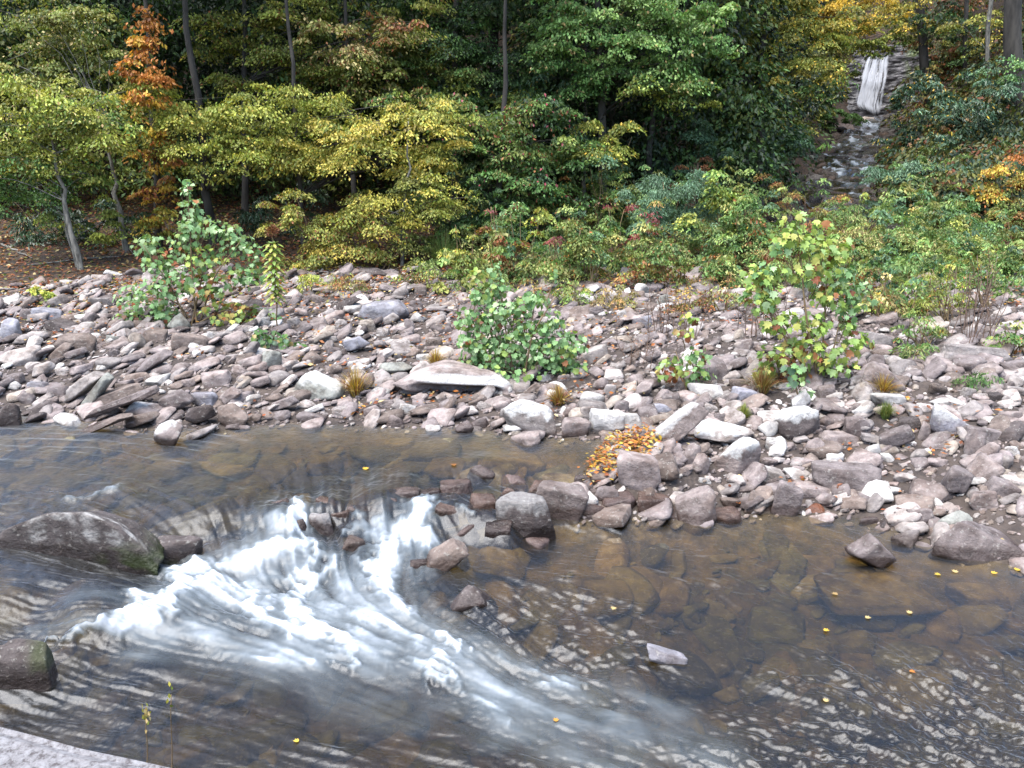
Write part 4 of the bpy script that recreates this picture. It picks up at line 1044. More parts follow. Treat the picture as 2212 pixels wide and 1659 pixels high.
shrub('shrub', 'yellow-green arching shrub below the dark gap right of centre', (1290, 500), 23.5, [(1290, 300, 180, 70), (1250, 350, 180, 80, 0, 'green+olive'), (1340, 290, 110, 60), (1320, 370, 170, 80, 0, 'green+blue'), (1240, 420, 160, 70, 0, 'green'), (1330, 430, 160, 70, 0, 'olive+green')], 'yg+olive', .11, 1.3, accent='amber', accf=.05, stems=10)
shrub('hemlock_sapling', 'feathery blue-green sapling left of the side stream', (1500, 400), 27.0, [(1490, 300, 90, 60), (1530, 330, 110, 70), (1460, 340, 100, 60), (1510, 275, 50, 40), (1490, 375, 140, 60)], 'blue', .09, 1.3)
shrub('shrub', 'bare rusty twiggy bush beneath the feathery sapling', (1500, 430), 25.5, [(1500, 350, 70, 50), (1480, 385, 80, 40)], 'russet', .05, .5, smat=M_DRY, stems=22)
shrub('willow_shrub', 'silvery blue-green rounded shrub left of the bright weedy sapling', (1450, 540), 21.5, [(1440, 400, 130, 80), (1400, 430, 110, 70), (1490, 430, 130, 80), (1450, 470, 160, 70), (1510, 390, 70, 60, .2), (1400, 480, 90, 60)], 'blue', .085, 1.7, LANCE, stems=12)
shrub('weedy_sapling', 'bright green narrow sapling beside the silvery rounded shrub', (1550, 560), 21.0, [(1550, 380, 50, 70), (1555, 430, 80, 80), (1540, 480, 100, 80), (1570, 510, 100, 60)], 'bright+yg', .10, 1.3)
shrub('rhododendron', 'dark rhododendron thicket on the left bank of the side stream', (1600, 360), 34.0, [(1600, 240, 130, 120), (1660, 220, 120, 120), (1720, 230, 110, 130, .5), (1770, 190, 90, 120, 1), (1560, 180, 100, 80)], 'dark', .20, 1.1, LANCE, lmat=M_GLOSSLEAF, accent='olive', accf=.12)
shrub('shrub', 'gold-flecked bush beside the dark rhododendrons left of the stream', (1690, 340), 32.0, [(1690, 240, 70, 90), (1700, 290, 80, 60), (1670, 270, 60, 60)], 'gold+olive', .12, 1.0)
shrub('shrub', 'blue-green mounded shrub on the left edge of the side stream', (1640, 410), 29.5, [(1620, 320, 120, 80), (1690, 310, 110, 80), (1660, 355, 170, 70), (1590, 370, 110, 60), (1720, 290, 60, 50)], 'blue+green', .10, 1.6, stems=10)
shrub('shrub', 'round green bush at the foot of the waterfall', (1810, 285), 58.0, [(1800, 235, 100, 70), (1840, 245, 60, 60), (1770, 250, 70, 60)], 'green', .16, 1.7)
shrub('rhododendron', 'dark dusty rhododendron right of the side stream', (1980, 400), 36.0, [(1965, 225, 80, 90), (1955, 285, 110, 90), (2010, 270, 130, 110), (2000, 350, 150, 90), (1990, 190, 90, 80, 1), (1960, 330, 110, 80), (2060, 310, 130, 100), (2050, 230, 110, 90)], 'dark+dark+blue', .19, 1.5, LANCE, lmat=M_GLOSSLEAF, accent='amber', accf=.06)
shrub('rhododendron', 'blue-green whorled rhododendron at upper right before the big trunk', (2110, 420), 31.5, [(2080, 230, 130, 80), (2150, 250, 130, 80), (2080, 310, 150, 90), (2170, 310, 110, 80), (2120, 180, 110, 60, .4), (2060, 370, 130, 80)], 'blue+dark', .17, 1.2, LANCE, lmat=M_GLOSSLEAF, accent='amber', accf=.05, stems=10)
shrub('shrub', 'pale blue-green spreading shrub on the right edge of the side stream', (1960, 500), 26.5, [(1930, 385, 130, 70), (2000, 395, 150, 90), (1910, 440, 120, 70), (1960, 455, 180, 90), (2060, 440, 150, 90), (2040, 365, 140, 60, .4), (1930, 490, 140, 60), (2040, 490, 160, 60), (2110, 400, 90, 80, .3)], 'blue', .11, 1.5, LANCE, stems=14)
shrub('shrub', 'gold and orange turning bush at the right picture edge', (2170, 500), 25.0, [(2160, 370, 100, 70), (2190, 420, 80, 70, 0, 'orange+gold'), (2140, 410, 70, 60), (2195, 330, 60, 40, 0, 'orange+russet')], 'gold+amber', .10, 1.2, accent='orange', accf=.2)
shrub('shrub', 'rusty low growth below the gold bush at the right edge', (2180, 540), 23.5, [(2170, 470, 110, 60), (2200, 510, 80, 50)], 'russet+mixed', .09, 1.1)
# bank weeds in front of the forest
shrub('weed_clump', 'tangle of green, yellow and scarlet leaves on the bank above the pale sapling', (1120, 620), 19.6, [(1110, 460, 90, 60, .2, 'syc+bright'), (1160, 470, 60, 80, 0, 'yg'), (1090, 510, 90, 60, 0, 'russet+yg'), (1130, 540, 130, 80, 0, 'weed+russet'), (1060, 560, 120, 60, 0, 'weed+russet'), (1180, 560, 110, 80, 0, 'weed'), (1080, 600, 180, 40, 0, 'weed+yg')], 'weed', .10, 1.2, accent='russet', accf=.12, stems=14)
shrub('sumac_sprig', 'pink-red leaf sprig arching out left of the silvery shrub', (1330, 520), 20.6, [(1310, 440, 60, 16), (1360, 448, 70, 16), (1400, 462, 50, 18)], 'pinkred', .085, .45, LANCE, spray=.15)
shrub('sumac_sprig', 'crimson leaf sprig hanging low before the silvery shrub', (1400, 560), 19.9, [(1390, 500, 70, 24), (1415, 480, 30, 40), (1370, 510, 40, 20)], 'pinkred+russet', .085, .45, LANCE, spray=.15)
shrub('sumac_sprig', 'small crimson sprig left of the scarlet and yellow tangle', (1075, 560), 20.0, [(1060, 450, 24, 22)], 'pinkred', .085, .45, LANCE, spray=.12)
shrub('sumac_sprig', 'dark wine-red sprig beside a pale fern frond', (1200, 600), 19.3, [(1195, 520, 50, 40)], 'pinkred+russet', .085, .45, LANCE, spray=.15)
shrub('weed_clump', 'soft olive weeds between the red sprigs and the pale sapling', (1260, 610), 19.2, [(1260, 500, 130, 70), (1240, 560, 160, 60, 0, 'weed'), (1310, 540, 130, 70, 0, 'weed+olive'), (1300, 590, 150, 40, 0, 'mixed')], 'olive+weed', .085, 1.3, stems=14, accent='orange', accf=.04)
shrub('fern_frond', 'pale feathery frond standing in the olive weeds', (1285, 600), 18.9, [(1285, 510, 26, 60), (1290, 550, 40, 50)], 'blue+bright', .06, 1.4, spray=.14)
shrub('weed_clump', 'mixed leafy weeds between the pink sprig and the yellow-green sapling', (1480, 630), 18.8, [(1450, 530, 130, 80), (1520, 560, 130, 80), (1580, 580, 100, 70), (1420, 580, 110, 50, 0, 'mixed'), (1500, 605, 170, 40, 0, 'mixed')], 'weed+green', .09, 1.1, stems=14, accent='russet', accf=.1)
shrub('weed_clump', 'dense fine green weeds right of the yellow-green sapling', (1960, 640), 19.5, [(1920, 520, 140, 80, .4), (2000, 560, 170, 90), (1930, 600, 150, 70), (2080, 590, 150, 90), (2060, 530, 150, 70, .6, 'weed+green'), (1880, 560, 90, 80, .2)], 'weed', .075, 1.3, stems=22, accent='tan', accf=.05)
shrub('weed_clump', 'shaded green weeds at the right edge of the bank', (2170, 690), 18.0, [(2170, 570, 110, 80, .8), (2180, 630, 90, 70), (2150, 680, 110, 50, 0, 'green+weed'), (2200, 690, 60, 60, 0, 'green')], 'green+weed', .08, 1.2, stems=12)
shrub('milkweed', 'broad pale yellow leafed weed at right on the bank', (1960, 715), 16.3, [(1930, 640, 80, 60), (1980, 640, 90, 70), (1950, 680, 110, 50), (2010, 670, 70, 50), (1990, 605, 60, 40)], 'sycy+tan', .14, 1.0, LANCE, stems=10)
shrub('seedling', 'low dark green seedling patch at right before the broad slab', (2110, 835), None, [(2120, 815, 110, 34), (2080, 825, 60, 26)], 'green', .07, 1.3, LANCE, spray=.15)
shrub('seedling', 'leafy green seedling left of the broad slab below the weeds', (1975, 775), None, [(1970, 755, 70, 50), (2000, 745, 40, 26)], 'weed+green', .09, 1.1, LANCE, spray=.18)
shrub('seedling', 'small green sprout among stones left of the broad sycamore sapling', (80, 655), None, [(75, 630, 90, 34), (110, 640, 40, 30, 0, 'yg')], 'bright+yg', .09, 1.0, ROUND, spray=.2)
shrub('seedling', 'thin green sprout beside the tall drooping weed', (660, 640), None, [(665, 600, 50, 40), (640, 625, 50, 24)], 'yg', .08, .8, LANCE, spray=.18)
for i, (px, py, w, h, pl, lf, lab) in enumerate([
 (1010, 560, 130, 90, 'weed+yg', .08, 'yellow-green weeds at the forest edge left of the scarlet and yellow tangle'), (1230, 640, 90, 50, 'sycy+weed', .09, 'low lime-green weeds just above the stones right of the pale sapling'),
 (1390, 600, 120, 60, 'russet+mixed', .08, 'rusty brown weed patch below the crimson sprigs'), (1560, 650, 130, 70, 'russet+weed', .08, 'reddish brown weeds left of the yellow-green sycamore sapling'),
 (1610, 540, 100, 110, 'green+bright', .09, 'green leafy weeds behind the left side of the yellow-green sycamore sapling'), (1850, 490, 120, 90, 'yg+weed', .09, 'yellow-green weeds behind the right side of the yellow-green sycamore sapling'),
 (1900, 660, 110, 80, 'weed+tan', .08, 'straw-green weeds right beside the yellow-green sycamore sapling'), (2040, 650, 130, 110, 'weed+yg', .08, 'tall straw-flecked weeds before the right edge shrubs'),
 (2120, 620, 110, 120, 'green+weed', .08, 'deep green weeds behind the tall brown dead stalks'), (1330, 650, 110, 40, 'mixed+tan', .07, 'sparse tan and green weeds at the top of the right gravel bank'),
 (1480, 660, 110, 50, 'mixed+russet', .07, 'sparse rusty weeds at the top of the gravel below the silvery shrub'), (1990, 720, 120, 60, 'weed+green', .08, 'low green weeds beside the pale yellow leafed weed'), (2190, 740, 90, 60, 'green+weed', .08, 'low green weeds above the broad slab at the right edge'),
 (740, 620, 110, 40, 'russet+weed', .07, 'low rusty weeds below the wide amber bush'), (900, 600, 90, 40, 'weed+mixed', .07, 'low mixed weeds below the slender young tree')]):
    shrub('weed_clump', lab, (px, py + h * .4), None, [(px, py - h * .2, w * .7, h * .9), (px - w * .35, py, w * .4, h * .8), (px + w * .35, py - h * .1, w * .4, h * .9), (px + w * .12, py - h * .7, w * .16, h * .7), (px - w * .2, py - h * .6, w * .14, h * .6)], pl, lf, .62, LANCE if i % 2 else KITE, stems=12, spray=.2, accent='russet+amber', accf=.07)
# big-leaved saplings standing on the gravel
def big_leaf(name, label, base, stems, blobs, palette, leaf, tm, accent, accf, cover=1.0, cat='sapling', dY=.0):
    B = ground_at(*base); B[2] = tz(B[0], B[1]); Y = B[1]; root = empty(name, B, label, cat); sa = Acc(); ca = Acc()
    for st in stems:
        p = [B + np.array([rng.normal(0, .06), rng.normal(0, .06), -.05])] + [at_y(a, b, Y + rng.normal(0, .15)) for a, b in st]
        p = np.array(p); z = np.linspace(0, 1, 8); cum = np.linspace(0, 1, len(p)); q = np.stack([np.interp(z, cum, p[:, i]) for i in range(3)], -1); tube(sa, q, np.linspace(.02, .006, 8), 6)
    for e in blobs:
        px, py, w, h = e[:4]; pl = e[4] if len(e) > 4 else palette
        c = at_y(px, py, Y); s = project(c)[2] / FOC; rx, rz = w * s / 2, h * s / 2; ry = min(max(rx * .8, .2), .9)
        n = max(int(1.7 * cover * math.pi * rx * rz / (leaf ** 2 * .42)), 4)
        u = unit(rng.standard_normal((n, 3))) * rng.random((n, 1)) ** .4; C = c + u * np.array([rx, ry, rz])
        A = u * .55 + rng.normal(0, .35, (n, 3)); A[:, 2] -= .75; Nn = rng.normal(0, .4, (n, 3)) + np.array([0, -.35, .85]) + u * .35
        col = pal(pl, n) * rng.uniform(.72, 1.22, (n, 1)); m = rng.random(n) < accf; col[m] = pal(accent, m.sum())
        add_leaves(ca, C, A, Nn, leaf * rng.uniform(.55, 1.2, n), tm, col, .3)
        for q in range(max(2, n // 14)):
            k = rng.integers(0, n); tube(sa, curve(c + (B - c) * .25, C[k], 4), np.linspace(.008, .003, 4), 4)
    link('stem', sa.mesh('stem', B, True), M_STEM, root); link('foliage', ca.mesh('foliage', B), M_LEAF, root); return root
shrub('brush', 'rusty twiggy brush at the mouth of the side stream', (1740, 480), 25.0, [(1720, 425, 130, 50), (1790, 440, 110, 50), (1680, 400, 80, 50), (1830, 455, 80, 40)], 'russet+mixed', .06, .5, smat=M_DRY, stems=30)
shrub('weed_clump', 'grey-green weeds right before the mouth of the side stream', (1850, 500), 23.0, [(1850, 455, 110, 50), (1800, 470, 120, 50), (1900, 470, 110, 50)], 'green+weed', .08, .9, LANCE, stems=14)
shrub('weed_clump', 'tall pale straw-yellow weeds behind the top of the yellow-green sycamore sapling', (1840, 560), 20.0, [(1850, 500, 60, 80), (1820, 520, 60, 60), (1870, 540, 60, 80)], 'tan+weed', .085, .8, LANCE, stems=16)
shrub('shrub', 'tall mixed green shrub between the silvery shrub and the yellow-green sapling', (1590, 560), 20.8, [(1600, 450, 90, 90), (1640, 480, 90, 80), (1580, 500, 100, 80), (1620, 420, 50, 50)], 'green+weed', .085, .8, stems=12)
shrub('shrub', 'upright lime-green shrub at the right before the blue-green spreading shrub', (2060, 600), 20.5, [(2060, 500, 100, 80), (2120, 520, 110, 90), (2090, 550, 140, 80), (2030, 540, 80, 70)], 'yg+weed', .08, .8, stems=14)
big_leaf('sycamore_sapling', 'broad sycamore sapling with green and rusty lobed leaves left of the tall weed', (420, 700), [[(415, 600), (410, 480), (404, 395)], [(460, 600), (520, 520)], [(370, 620), (310, 530)], [(440, 580), (470, 500)], [(380, 650), (300, 640)], [(480, 670), (560, 660)]],
 [(402, 405, 30, 50), (412, 450, 60, 50), (425, 490, 90, 60), (480, 500, 90, 50), (395, 530, 70, 60), (515, 530, 80, 60), (550, 560, 40, 70), (320, 530, 70, 50), (340, 565, 100, 50), (440, 560, 110, 60, 'syc+sycy'), (370, 610, 120, 70), (450, 620, 110, 60, 'mixed+syc'), (530, 600, 90, 60),
  (310, 645, 130, 60), (280, 690, 70, 40), (350, 680, 90, 50), (490, 680, 130, 60, 'mixed+sycy'), (560, 690, 90, 60, 'syc+mixed'), (520, 720, 80, 40, 'sycy+mixed')], 'syc', .118, LOBED, 'russet', .07, 1.05)
big_leaf('leafy_sapling', 'pale green round-leaved sapling growing from the middle of the gravel bank', (1120, 812), [[(1090, 700), (1075, 580)], [(1150, 720), (1200, 640)], [(1080, 740), (1030, 660)], [(1180, 760), (1220, 730)]],
 [(1070, 585, 34, 44), (1075, 630, 60, 60), (1035, 640, 60, 40), (1100, 670, 110, 60), (1160, 650, 60, 50), (1050, 690, 90, 60), (1130, 720, 130, 70), (1190, 700, 70, 70), (1080, 750, 130, 60), (1170, 765, 130, 60), (1215, 780, 70, 40), (1050, 780, 70, 40), (1200, 600, 30, 30), (1030, 600, 40, 40, 'sycy+weed'), (1025, 740, 90, 60), (1225, 745, 100, 60), (1005, 690, 50, 50), (1110, 795, 240, 44), (1020, 785, 80, 40, 'syc+weed'), (1235, 795, 80, 40)], 'syc', .105, ROUND, 'russet+tan', .03, 1.15)
big_leaf('sycamore_sapling', 'yellow-green sycamore sapling with curled brown leaves on the right bank', (1760, 830), [[(1740, 680), (1730, 560), (1720, 470)], [(1780, 700), (1790, 560)], [(1700, 740), (1640, 620)], [(1800, 760), (1820, 660)]],
 [(1715, 475, 60, 36), (1780, 490, 50, 40), (1700, 510, 90, 50), (1760, 530, 100, 60), (1680, 540, 60, 40, 'syc'), (1790, 570, 80, 60), (1650, 590, 60, 50, 'syc'), (1740, 590, 120, 50), (1820, 600, 60, 60, 'syc'), (1660, 640, 60, 50, 'sycy+syc'), (1790, 640, 100, 60), (1830, 670, 60, 50, 'syc'), (1760, 700, 80, 60, 'sycy'), (1830, 710, 50, 40), (1740, 750, 110, 50, 'sycy+mixed'), (1800, 790, 110, 50, 'sycy'), (1720, 810, 70, 50, 'russet+weed'), (1640, 600, 90, 60), (1640, 650, 90, 60, 'syc+sycy'), (1690, 700, 100, 60), (1850, 640, 90, 60, 'syc'), (1690, 770, 110, 60, 'sycy+mixed'), (1855, 745, 70, 60, 'sycy'), (1780, 760, 110, 50), (1660, 800, 70, 40, 'mixed+sycy'), (1820, 540, 60, 60)],
 'sycy', .125, LOBED, 'russet', .07, 1.15)
big_leaf('leafy_seedling', 'round-leaved green seedling with rusty leaves left of the purple-grey stones', (1480, 842), [[(1470, 790), (1460, 760)], [(1500, 800), (1530, 775)]], [(1470, 790, 110, 40, 'syc+mixed'), (1510, 770, 70, 40), (1450, 810, 70, 40, 'mixed+russet'), (1510, 815, 90, 36), (1490, 700, 50, 40, 'sycy'), (1480, 725, 50, 30, 'sycy+tan')], 'syc', .11, ROUND, 'russet', .10, .9)
big_leaf('leafy_seedling', 'slim blue-green seedling below the yellow-green sycamore sapling', (1735, 880), [[(1720, 840), (1710, 800)]], [(1715, 800, 44, 30), (1725, 830, 44, 34), (1740, 850, 30, 26)], 'blue+syc', .12, ROUND, 'syc', .2, .8)
big_leaf('leafy_seedling', 'dark green seedling at the foot of the tall drooping weed', (600, 755), [[(590, 730), (600, 710)]], [(590, 735, 80, 36, 'green+blue'), (560, 725, 40, 30, 'green'), (630, 750, 60, 24, 'green')], 'green', .10, ROUND, 'tan', .08, 1.1)
# tall weed with whorled drooping leaves
def whorl_weed():
    B = ground_at(600, 715); B[2] = tz(B[0], B[1]); root = empty('tall_weed', B, 'tall weed with tiers of drooping yellow-green leaves and a brown seed head', 'weed'); Y = B[1]
    top = at_y(588, 505, Y); sa = Acc(); p = curve(B - np.array([0, 0, .05]), top, 8, 0, .02); tube(sa, p, np.linspace(.014, .007, 8), 6); ca = Acc(); ha = Acc()
    for k in range(15):
        t = .30 + .58 * k / 14; c = B * (1 - t) + top * t; m = 7; a = np.arange(m) * 2 * math.pi / m + k * .5; L_ = .24 * (1.15 - .5 * abs(t - .55))
        d = np.stack([np.cos(a), np.sin(a), np.full(m, .25)], -1)
        for seg, (dz, off) in enumerate(((.35, .22), (-.55, .62))):
            A = d.copy(); A[:, 2] = dz; C = c + np.stack([np.cos(a) * L_ * off, np.sin(a) * L_ * off, np.full(m, .05 * (1 - seg * .9))], -1)
            add_leaves(ca, C, A, np.tile([0, 0, 1.], (m, 1)), L_ * .62, LANCE * np.array([1.4, 1]), pal('sycy+yg', m), .2)
    n = 500; u = unit(rng.standard_normal((n, 3))) * rng.random((n, 1)) ** .5; add_leaves(ha, top + np.array([0, 0, .05]) + u * np.array([.13, .13, .12]), u + .1, rng.standard_normal((n, 3)), .035, KITE, pal('russet', n) * .6)
    link('stem', sa.mesh('stem', B, True), M_STEM, root); link('foliage', ca.mesh('foliage', B), M_LEAF, root); link('seed_head', ha.mesh('seed_head', B), M_LEAF, root)
whorl_weed()
# grass tufts
def tuft(px, py, w, h, label, palette='russet+amber+tan'):
    B = ground_at(px, py + h * .45); B[2] = tz(B[0], B[1]); s = project(B)[2] / FOC; r = w * s * .5; H = h * s; ca = Acc(); n = 420
    a = rng.uniform(0, 6.28, n); q = rng.uniform(.15, 1, n); b0 = B + np.stack([np.cos(a) * r * .3 * q, np.sin(a) * r * .3 * q, np.full(n, -.02)], -1)
    o = np.stack([np.cos(a), np.sin(a), 0 * a], -1); col = pal(palette, n) * rng.uniform(.6, 1.1, (n, 1)); wd = .006
    side = np.stack([-np.sin(a), np.cos(a), 0 * a], -1); Hh = H * rng.uniform(.6, 1.15, n)
    rows = []
    for t in (0, .4, .75, 1):
        c = b0 + o * (r * q * t ** 1.5 * 1.1)[:, None] + np.array([0, 0, 1]) * (Hh * (1.5 * t - .75 * t * t * q * 1.1))[:, None]; ww = wd * (1 - t * .85)
        rows += [c - side * ww, c + side * ww]
    V = np.stack(rows, 1); base = np.arange(n)[:, None] * 8
    F = np.concatenate([base + np.array([[2 * k, 2 * k + 1, 2 * k + 3, 2 * k + 2]]) for k in range(3)]); ca.add(V.reshape(-1, 3), F, np.repeat(col, 8, 0))
    o_ = link('grass_tuft', ca.mesh('grass_tuft', B), M_LEAF); o_.location = B; tag(o_, label, 'grass', 'dry grass tufts on the bank')
tuft(770, 832, 70, 48, 'rusty drooping grass tuft beside the greenish wedge rock')
tuft(942, 780, 46, 34, 'rusty grass tuft growing behind the long undercut slab')
tuft(1206, 858, 54, 36, 'orange grass tuft behind the white-topped boulder')
tuft(1645, 828, 80, 44, 'olive-brown grass tuft in front of the tan rounded boulder', 'russet+tan+olive')
tuft(1905, 835, 70, 34, 'reddish grass tuft at the foot of the smooth pinkish mound')
tuft(1912, 890, 40, 30, 'green grass tuft in front of the white angular rock right of the sycamore', 'weed+olive')
tuft(1605, 895, 30, 30, 'small yellow-green tuft between stones behind the two-tone boulder', 'weed+yg')
tuft(960, 548, 110, 60, 'long green grass clump at the shaded forest edge', 'green+weed')
# dry dark stalks
def stalks(px, py, w, h, n, label):
    B = ground_at(px, py); B[2] = tz(B[0], B[1]); s = project(B)[2] / FOC; a = Acc(); W, H = w * s, h * s
    for k in range(n):
        b0 = B + np.array([rng.uniform(-.5, .5) * W, rng.uniform(-.3, .3), -.03]); b0[2] = tz(b0[0], b0[1]) - .02; e = b0 + np.array([rng.normal(0, .12), rng.normal(0, .1), H * rng.uniform(.6, 1.1)])
        tube(a, curve(b0, e, 6, 0, .04), np.linspace(.008, .004, 6), 5)
        for q in range(5):
            t = rng.uniform(.4, 1); c = b0 * (1 - t) + e * t; tube(a, curve(c, c + np.array([rng.normal(0, .1), rng.normal(0, .06), rng.uniform(.03, .14)]), 4), np.linspace(.005, .003, 4), 4)
    o = link('dry_stalks', a.mesh('dry_stalks', B, True), M_DRY); o.location = B; tag(o, label, 'dry stalks', 'dead stalks on the bank')
stalks(1445, 725, 110, 100, 14, 'dark dead stalks standing on the gravel right of the pale sapling')
stalks(1640, 730, 90, 110, 12, 'dark dead stalks on the gravel just left of the yellow-green sapling')
stalks(2095, 740, 80, 170, 20, 'tall brown dead stalks at the right below the weeds')
stalks(1385, 790, 60, 70, 8, 'thin dead stalks in the middle of the right gravel bank')
stalks(1010, 690, 60, 60, 6, 'few dead stalks left of the pale sapling')

# dead branches on the shaded forest floor
for i, (x0, y0, x1, y1, r_, lab) in enumerate([(60, 575, 170, 560, .03, 'grey dead branch on the leaf litter at the foot of the grey leaning trunk'), (180, 560, 330, 548, .025, 'thin dead branch on the shaded litter right of the grey leaning trunk'), (5, 530, 70, 560, .035, 'dark dead branch on the litter at the left picture edge'), (640, 606, 760, 598, .02, 'thin dead stick lying below the wide amber bush')]):
    A_, B_ = ground_at(x0, y0), ground_at(x1, y1); p = curve(A_, B_, 9, .01, .05); p[:, 2] = terrain(p[:, 0], p[:, 1]) + r_ * .8; a = Acc(); tube(a, p, np.linspace(r_, r_ * .4, 9), 6, .2)
    for q in range(4): k = rng.integers(2, 8); tube(a, curve(p[k], p[k] + np.array([rng.normal(0, .3), rng.normal(0, .25), rng.uniform(.03, .2)]), 4), np.linspace(r_ * .4, .004, 4), 4)
    o = link('fallen_branch', a.mesh('fallen_branch', p[0], True), M_PALE); o.location = p[0]; tag(o, lab, 'branch')
# ground cover and leaf litter: uncountable
def scatter_leaves(name, label, n, xr, yr, cond, leaf, palette, up=.02, tm=KITE, flat=True, surf=None):
    X = rng.uniform(*xr, n); Y = rng.uniform(*yr, n); k = cond(X, Y); X, Y = X[k], Y[k]; n = len(X); Z = terrain(X, Y) + up * rng.uniform(.5, 1.6, n)
    A = rng.normal(0, 1, (n, 3)); Nn = rng.normal(0, .35, (n, 3)) + [0, 0, 1]
    if flat: A[:, 2] *= .25
    a = Acc(); add_leaves(a, np.stack([X, Y, Z], -1), A, Nn, leaf * rng.uniform(.6, 1.3, n), tm, pal(palette, n) * rng.uniform(.7, 1.2, (n, 1)))
    o = link(name, a.mesh(name), M_LEAF); tag(o, label, 'leaves', None, 'stuff')
scatter_leaves('fallen_leaves', 'fallen leaves covering the forest floor', 60000, (-20, 22), (16.5, 32), lambda x, y: (rng.random(len(x)) < .12 + .8 * sstep(17.5, 20.5, y)), .11, 'russet+russet+russet+olive+tan', .04)
scatter_leaves('fallen_leaves', 'fallen leaves lying among the stones of the bank', 11000, (-11, 12), (8.5, 20), lambda x, y: (bank_d(x, y) > .1) & (fbm(x * .9, y * .9, 77) > .56 - .2 * sstep(14, 19, y)), .085, 'russet+russet+orange+tan', .075)
P = at_z(1345, 985, .02)
scatter_leaves('leaf_heap', 'orange and yellow leaves gathered in a heap at the water edge', 3600, (P[0] - .75, P[0] + .75), (P[1] - .75, P[1] + .75),
               lambda x, y: ((x - P[0] - (y - P[1]) * .55) / .5) ** 2 + ((y - P[1]) / .72) ** 2 < rng.random(len(x)) ** 1.3, .075, 'orange+orange+russet+amber+tan', .13)
# weeds covering the soil between the shrubs
def weed_cover():
    a = Acc(); n = 3000; X = rng.uniform(-4, 20, n); Y = rng.uniform(15.5, 27, n)
    dens = sstep(17.3, 19.8, Y + .2 * X + 4.5 * (fbm(X * .55, Y * .55, 57) - .5)) * (fbm(X * .5, Y * .5, 55) > .34) * (abs(X - xv(Y)) > np.where(Y > 24, 2.2, 0)) * (X > -1.5 + rng.normal(0, .6, n)); k = dens > .4; X, Y = X[k], Y[k]
    for x_, y_ in zip(X, Y):
        z_ = tz(x_, y_); tall = rng.random() < .38; h = rng.uniform(.35, .95) if tall else rng.uniform(.10, .32); q1 = float(vnoise(np.array([x_ * .8]), np.array([y_ * .8]), 201)[0]); q2 = float(vnoise(np.array([x_ * 1.1]), np.array([y_ * 1.1]), 203)[0])
        pl = ['russet+mixed', 'weed+olive', 'olive+weed', 'green+weed', 'green+blue', 'weed+green', 'mixed+weed', 'russet+weed'][min(7, int(q1 * 6 + rng.random() * 2))]; h *= .45 + 1.5 * q2
        if q2 < .28 and rng.random() < .6: continue
        bough(a, np.array([x_, y_, z_ + h]), .16 if tall else .35, .16 if tall else .35, h, 90, [.075, .10, .13][rng.integers(0, 3)], pl, LANCE if rng.random() < .5 else KITE, spray=.18, per=40)
    tag(link('ground_cover', a.mesh('ground_cover'), M_LEAF), 'mixed weeds covering the soil along the forest edge', 'weeds', None, 'stuff')
weed_cover()
# woods on the hillside behind
def woods():
    a = Acc(); n = 12000; Y = 26 + 38 * rng.random(n) ** 1.4; X = rng.uniform(-.72, .72, n) * Y * 1.05
    k = 0
    T = terrain(X, Y)
    for i in range(n):
        off = X[i] - xv(Y[i]); hgt = rng.uniform(.3, 9.5)
        if Y[i] < 29: hgt = rng.uniform(1.2, 10)
        P = np.array([X[i], Y[i], T[i] + hgt]); px, py, _ = project(P)
        if py < -330 or abs(off) < 2.4: continue
        if py > 60 and np.interp(py, [80, 250, 460], [1790, 1790, 1680]) < px < np.interp(py, [80, 200, 250, 330, 460], [1990, 1990, 1935, 1915, 1890]): continue
        if px > 1930:
            if Y[i] < 42: hgt = rng.uniform(.2, 1.8); P[2] = T[i] + hgt
            elif rng.random() < .35: continue
        if 990 < px < 1160 and 30 < py < 120 and Y[i] < 40: continue
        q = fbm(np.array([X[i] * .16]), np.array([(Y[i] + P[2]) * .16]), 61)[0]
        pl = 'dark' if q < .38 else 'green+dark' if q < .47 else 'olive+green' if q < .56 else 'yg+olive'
        if px > 1960: pl = ['olive+russet', 'dark+olive', 'olive', 'blue+dark'][rng.integers(0, 4)]
        elif px > 1560 and py < 160 and Y[i] > 40: pl = ['olive+gold', 'yg+olive', 'amber+olive', 'green'][rng.integers(0, 4)]
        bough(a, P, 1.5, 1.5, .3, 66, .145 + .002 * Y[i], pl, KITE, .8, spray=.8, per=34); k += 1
    n = 600
    for i in range(n):   # above and around the waterfall
        Y_ = rng.uniform(71.5, 100); X_ = xv(Y_) + rng.uniform(-22, 22); P = np.array([X_, Y_, tz(X_, Y_) + rng.uniform(.5, 8)]); px, py, _ = project(P)
        if py < -300: continue
        bough(a, P, 1.9, 1.9, .9, 60, .3, ['olive', 'yg+olive', 'amber+olive', 'green', 'dark+green'][rng.integers(0, 5)], KITE, spray=1.0, per=30)
    tag(link('woods', a.mesh('woods'), M_LEAF), 'mixed autumn woods covering the hillside behind', 'woods', None, 'stuff')
DIM[0] = .62; woods(); DIM[0] = 1.0

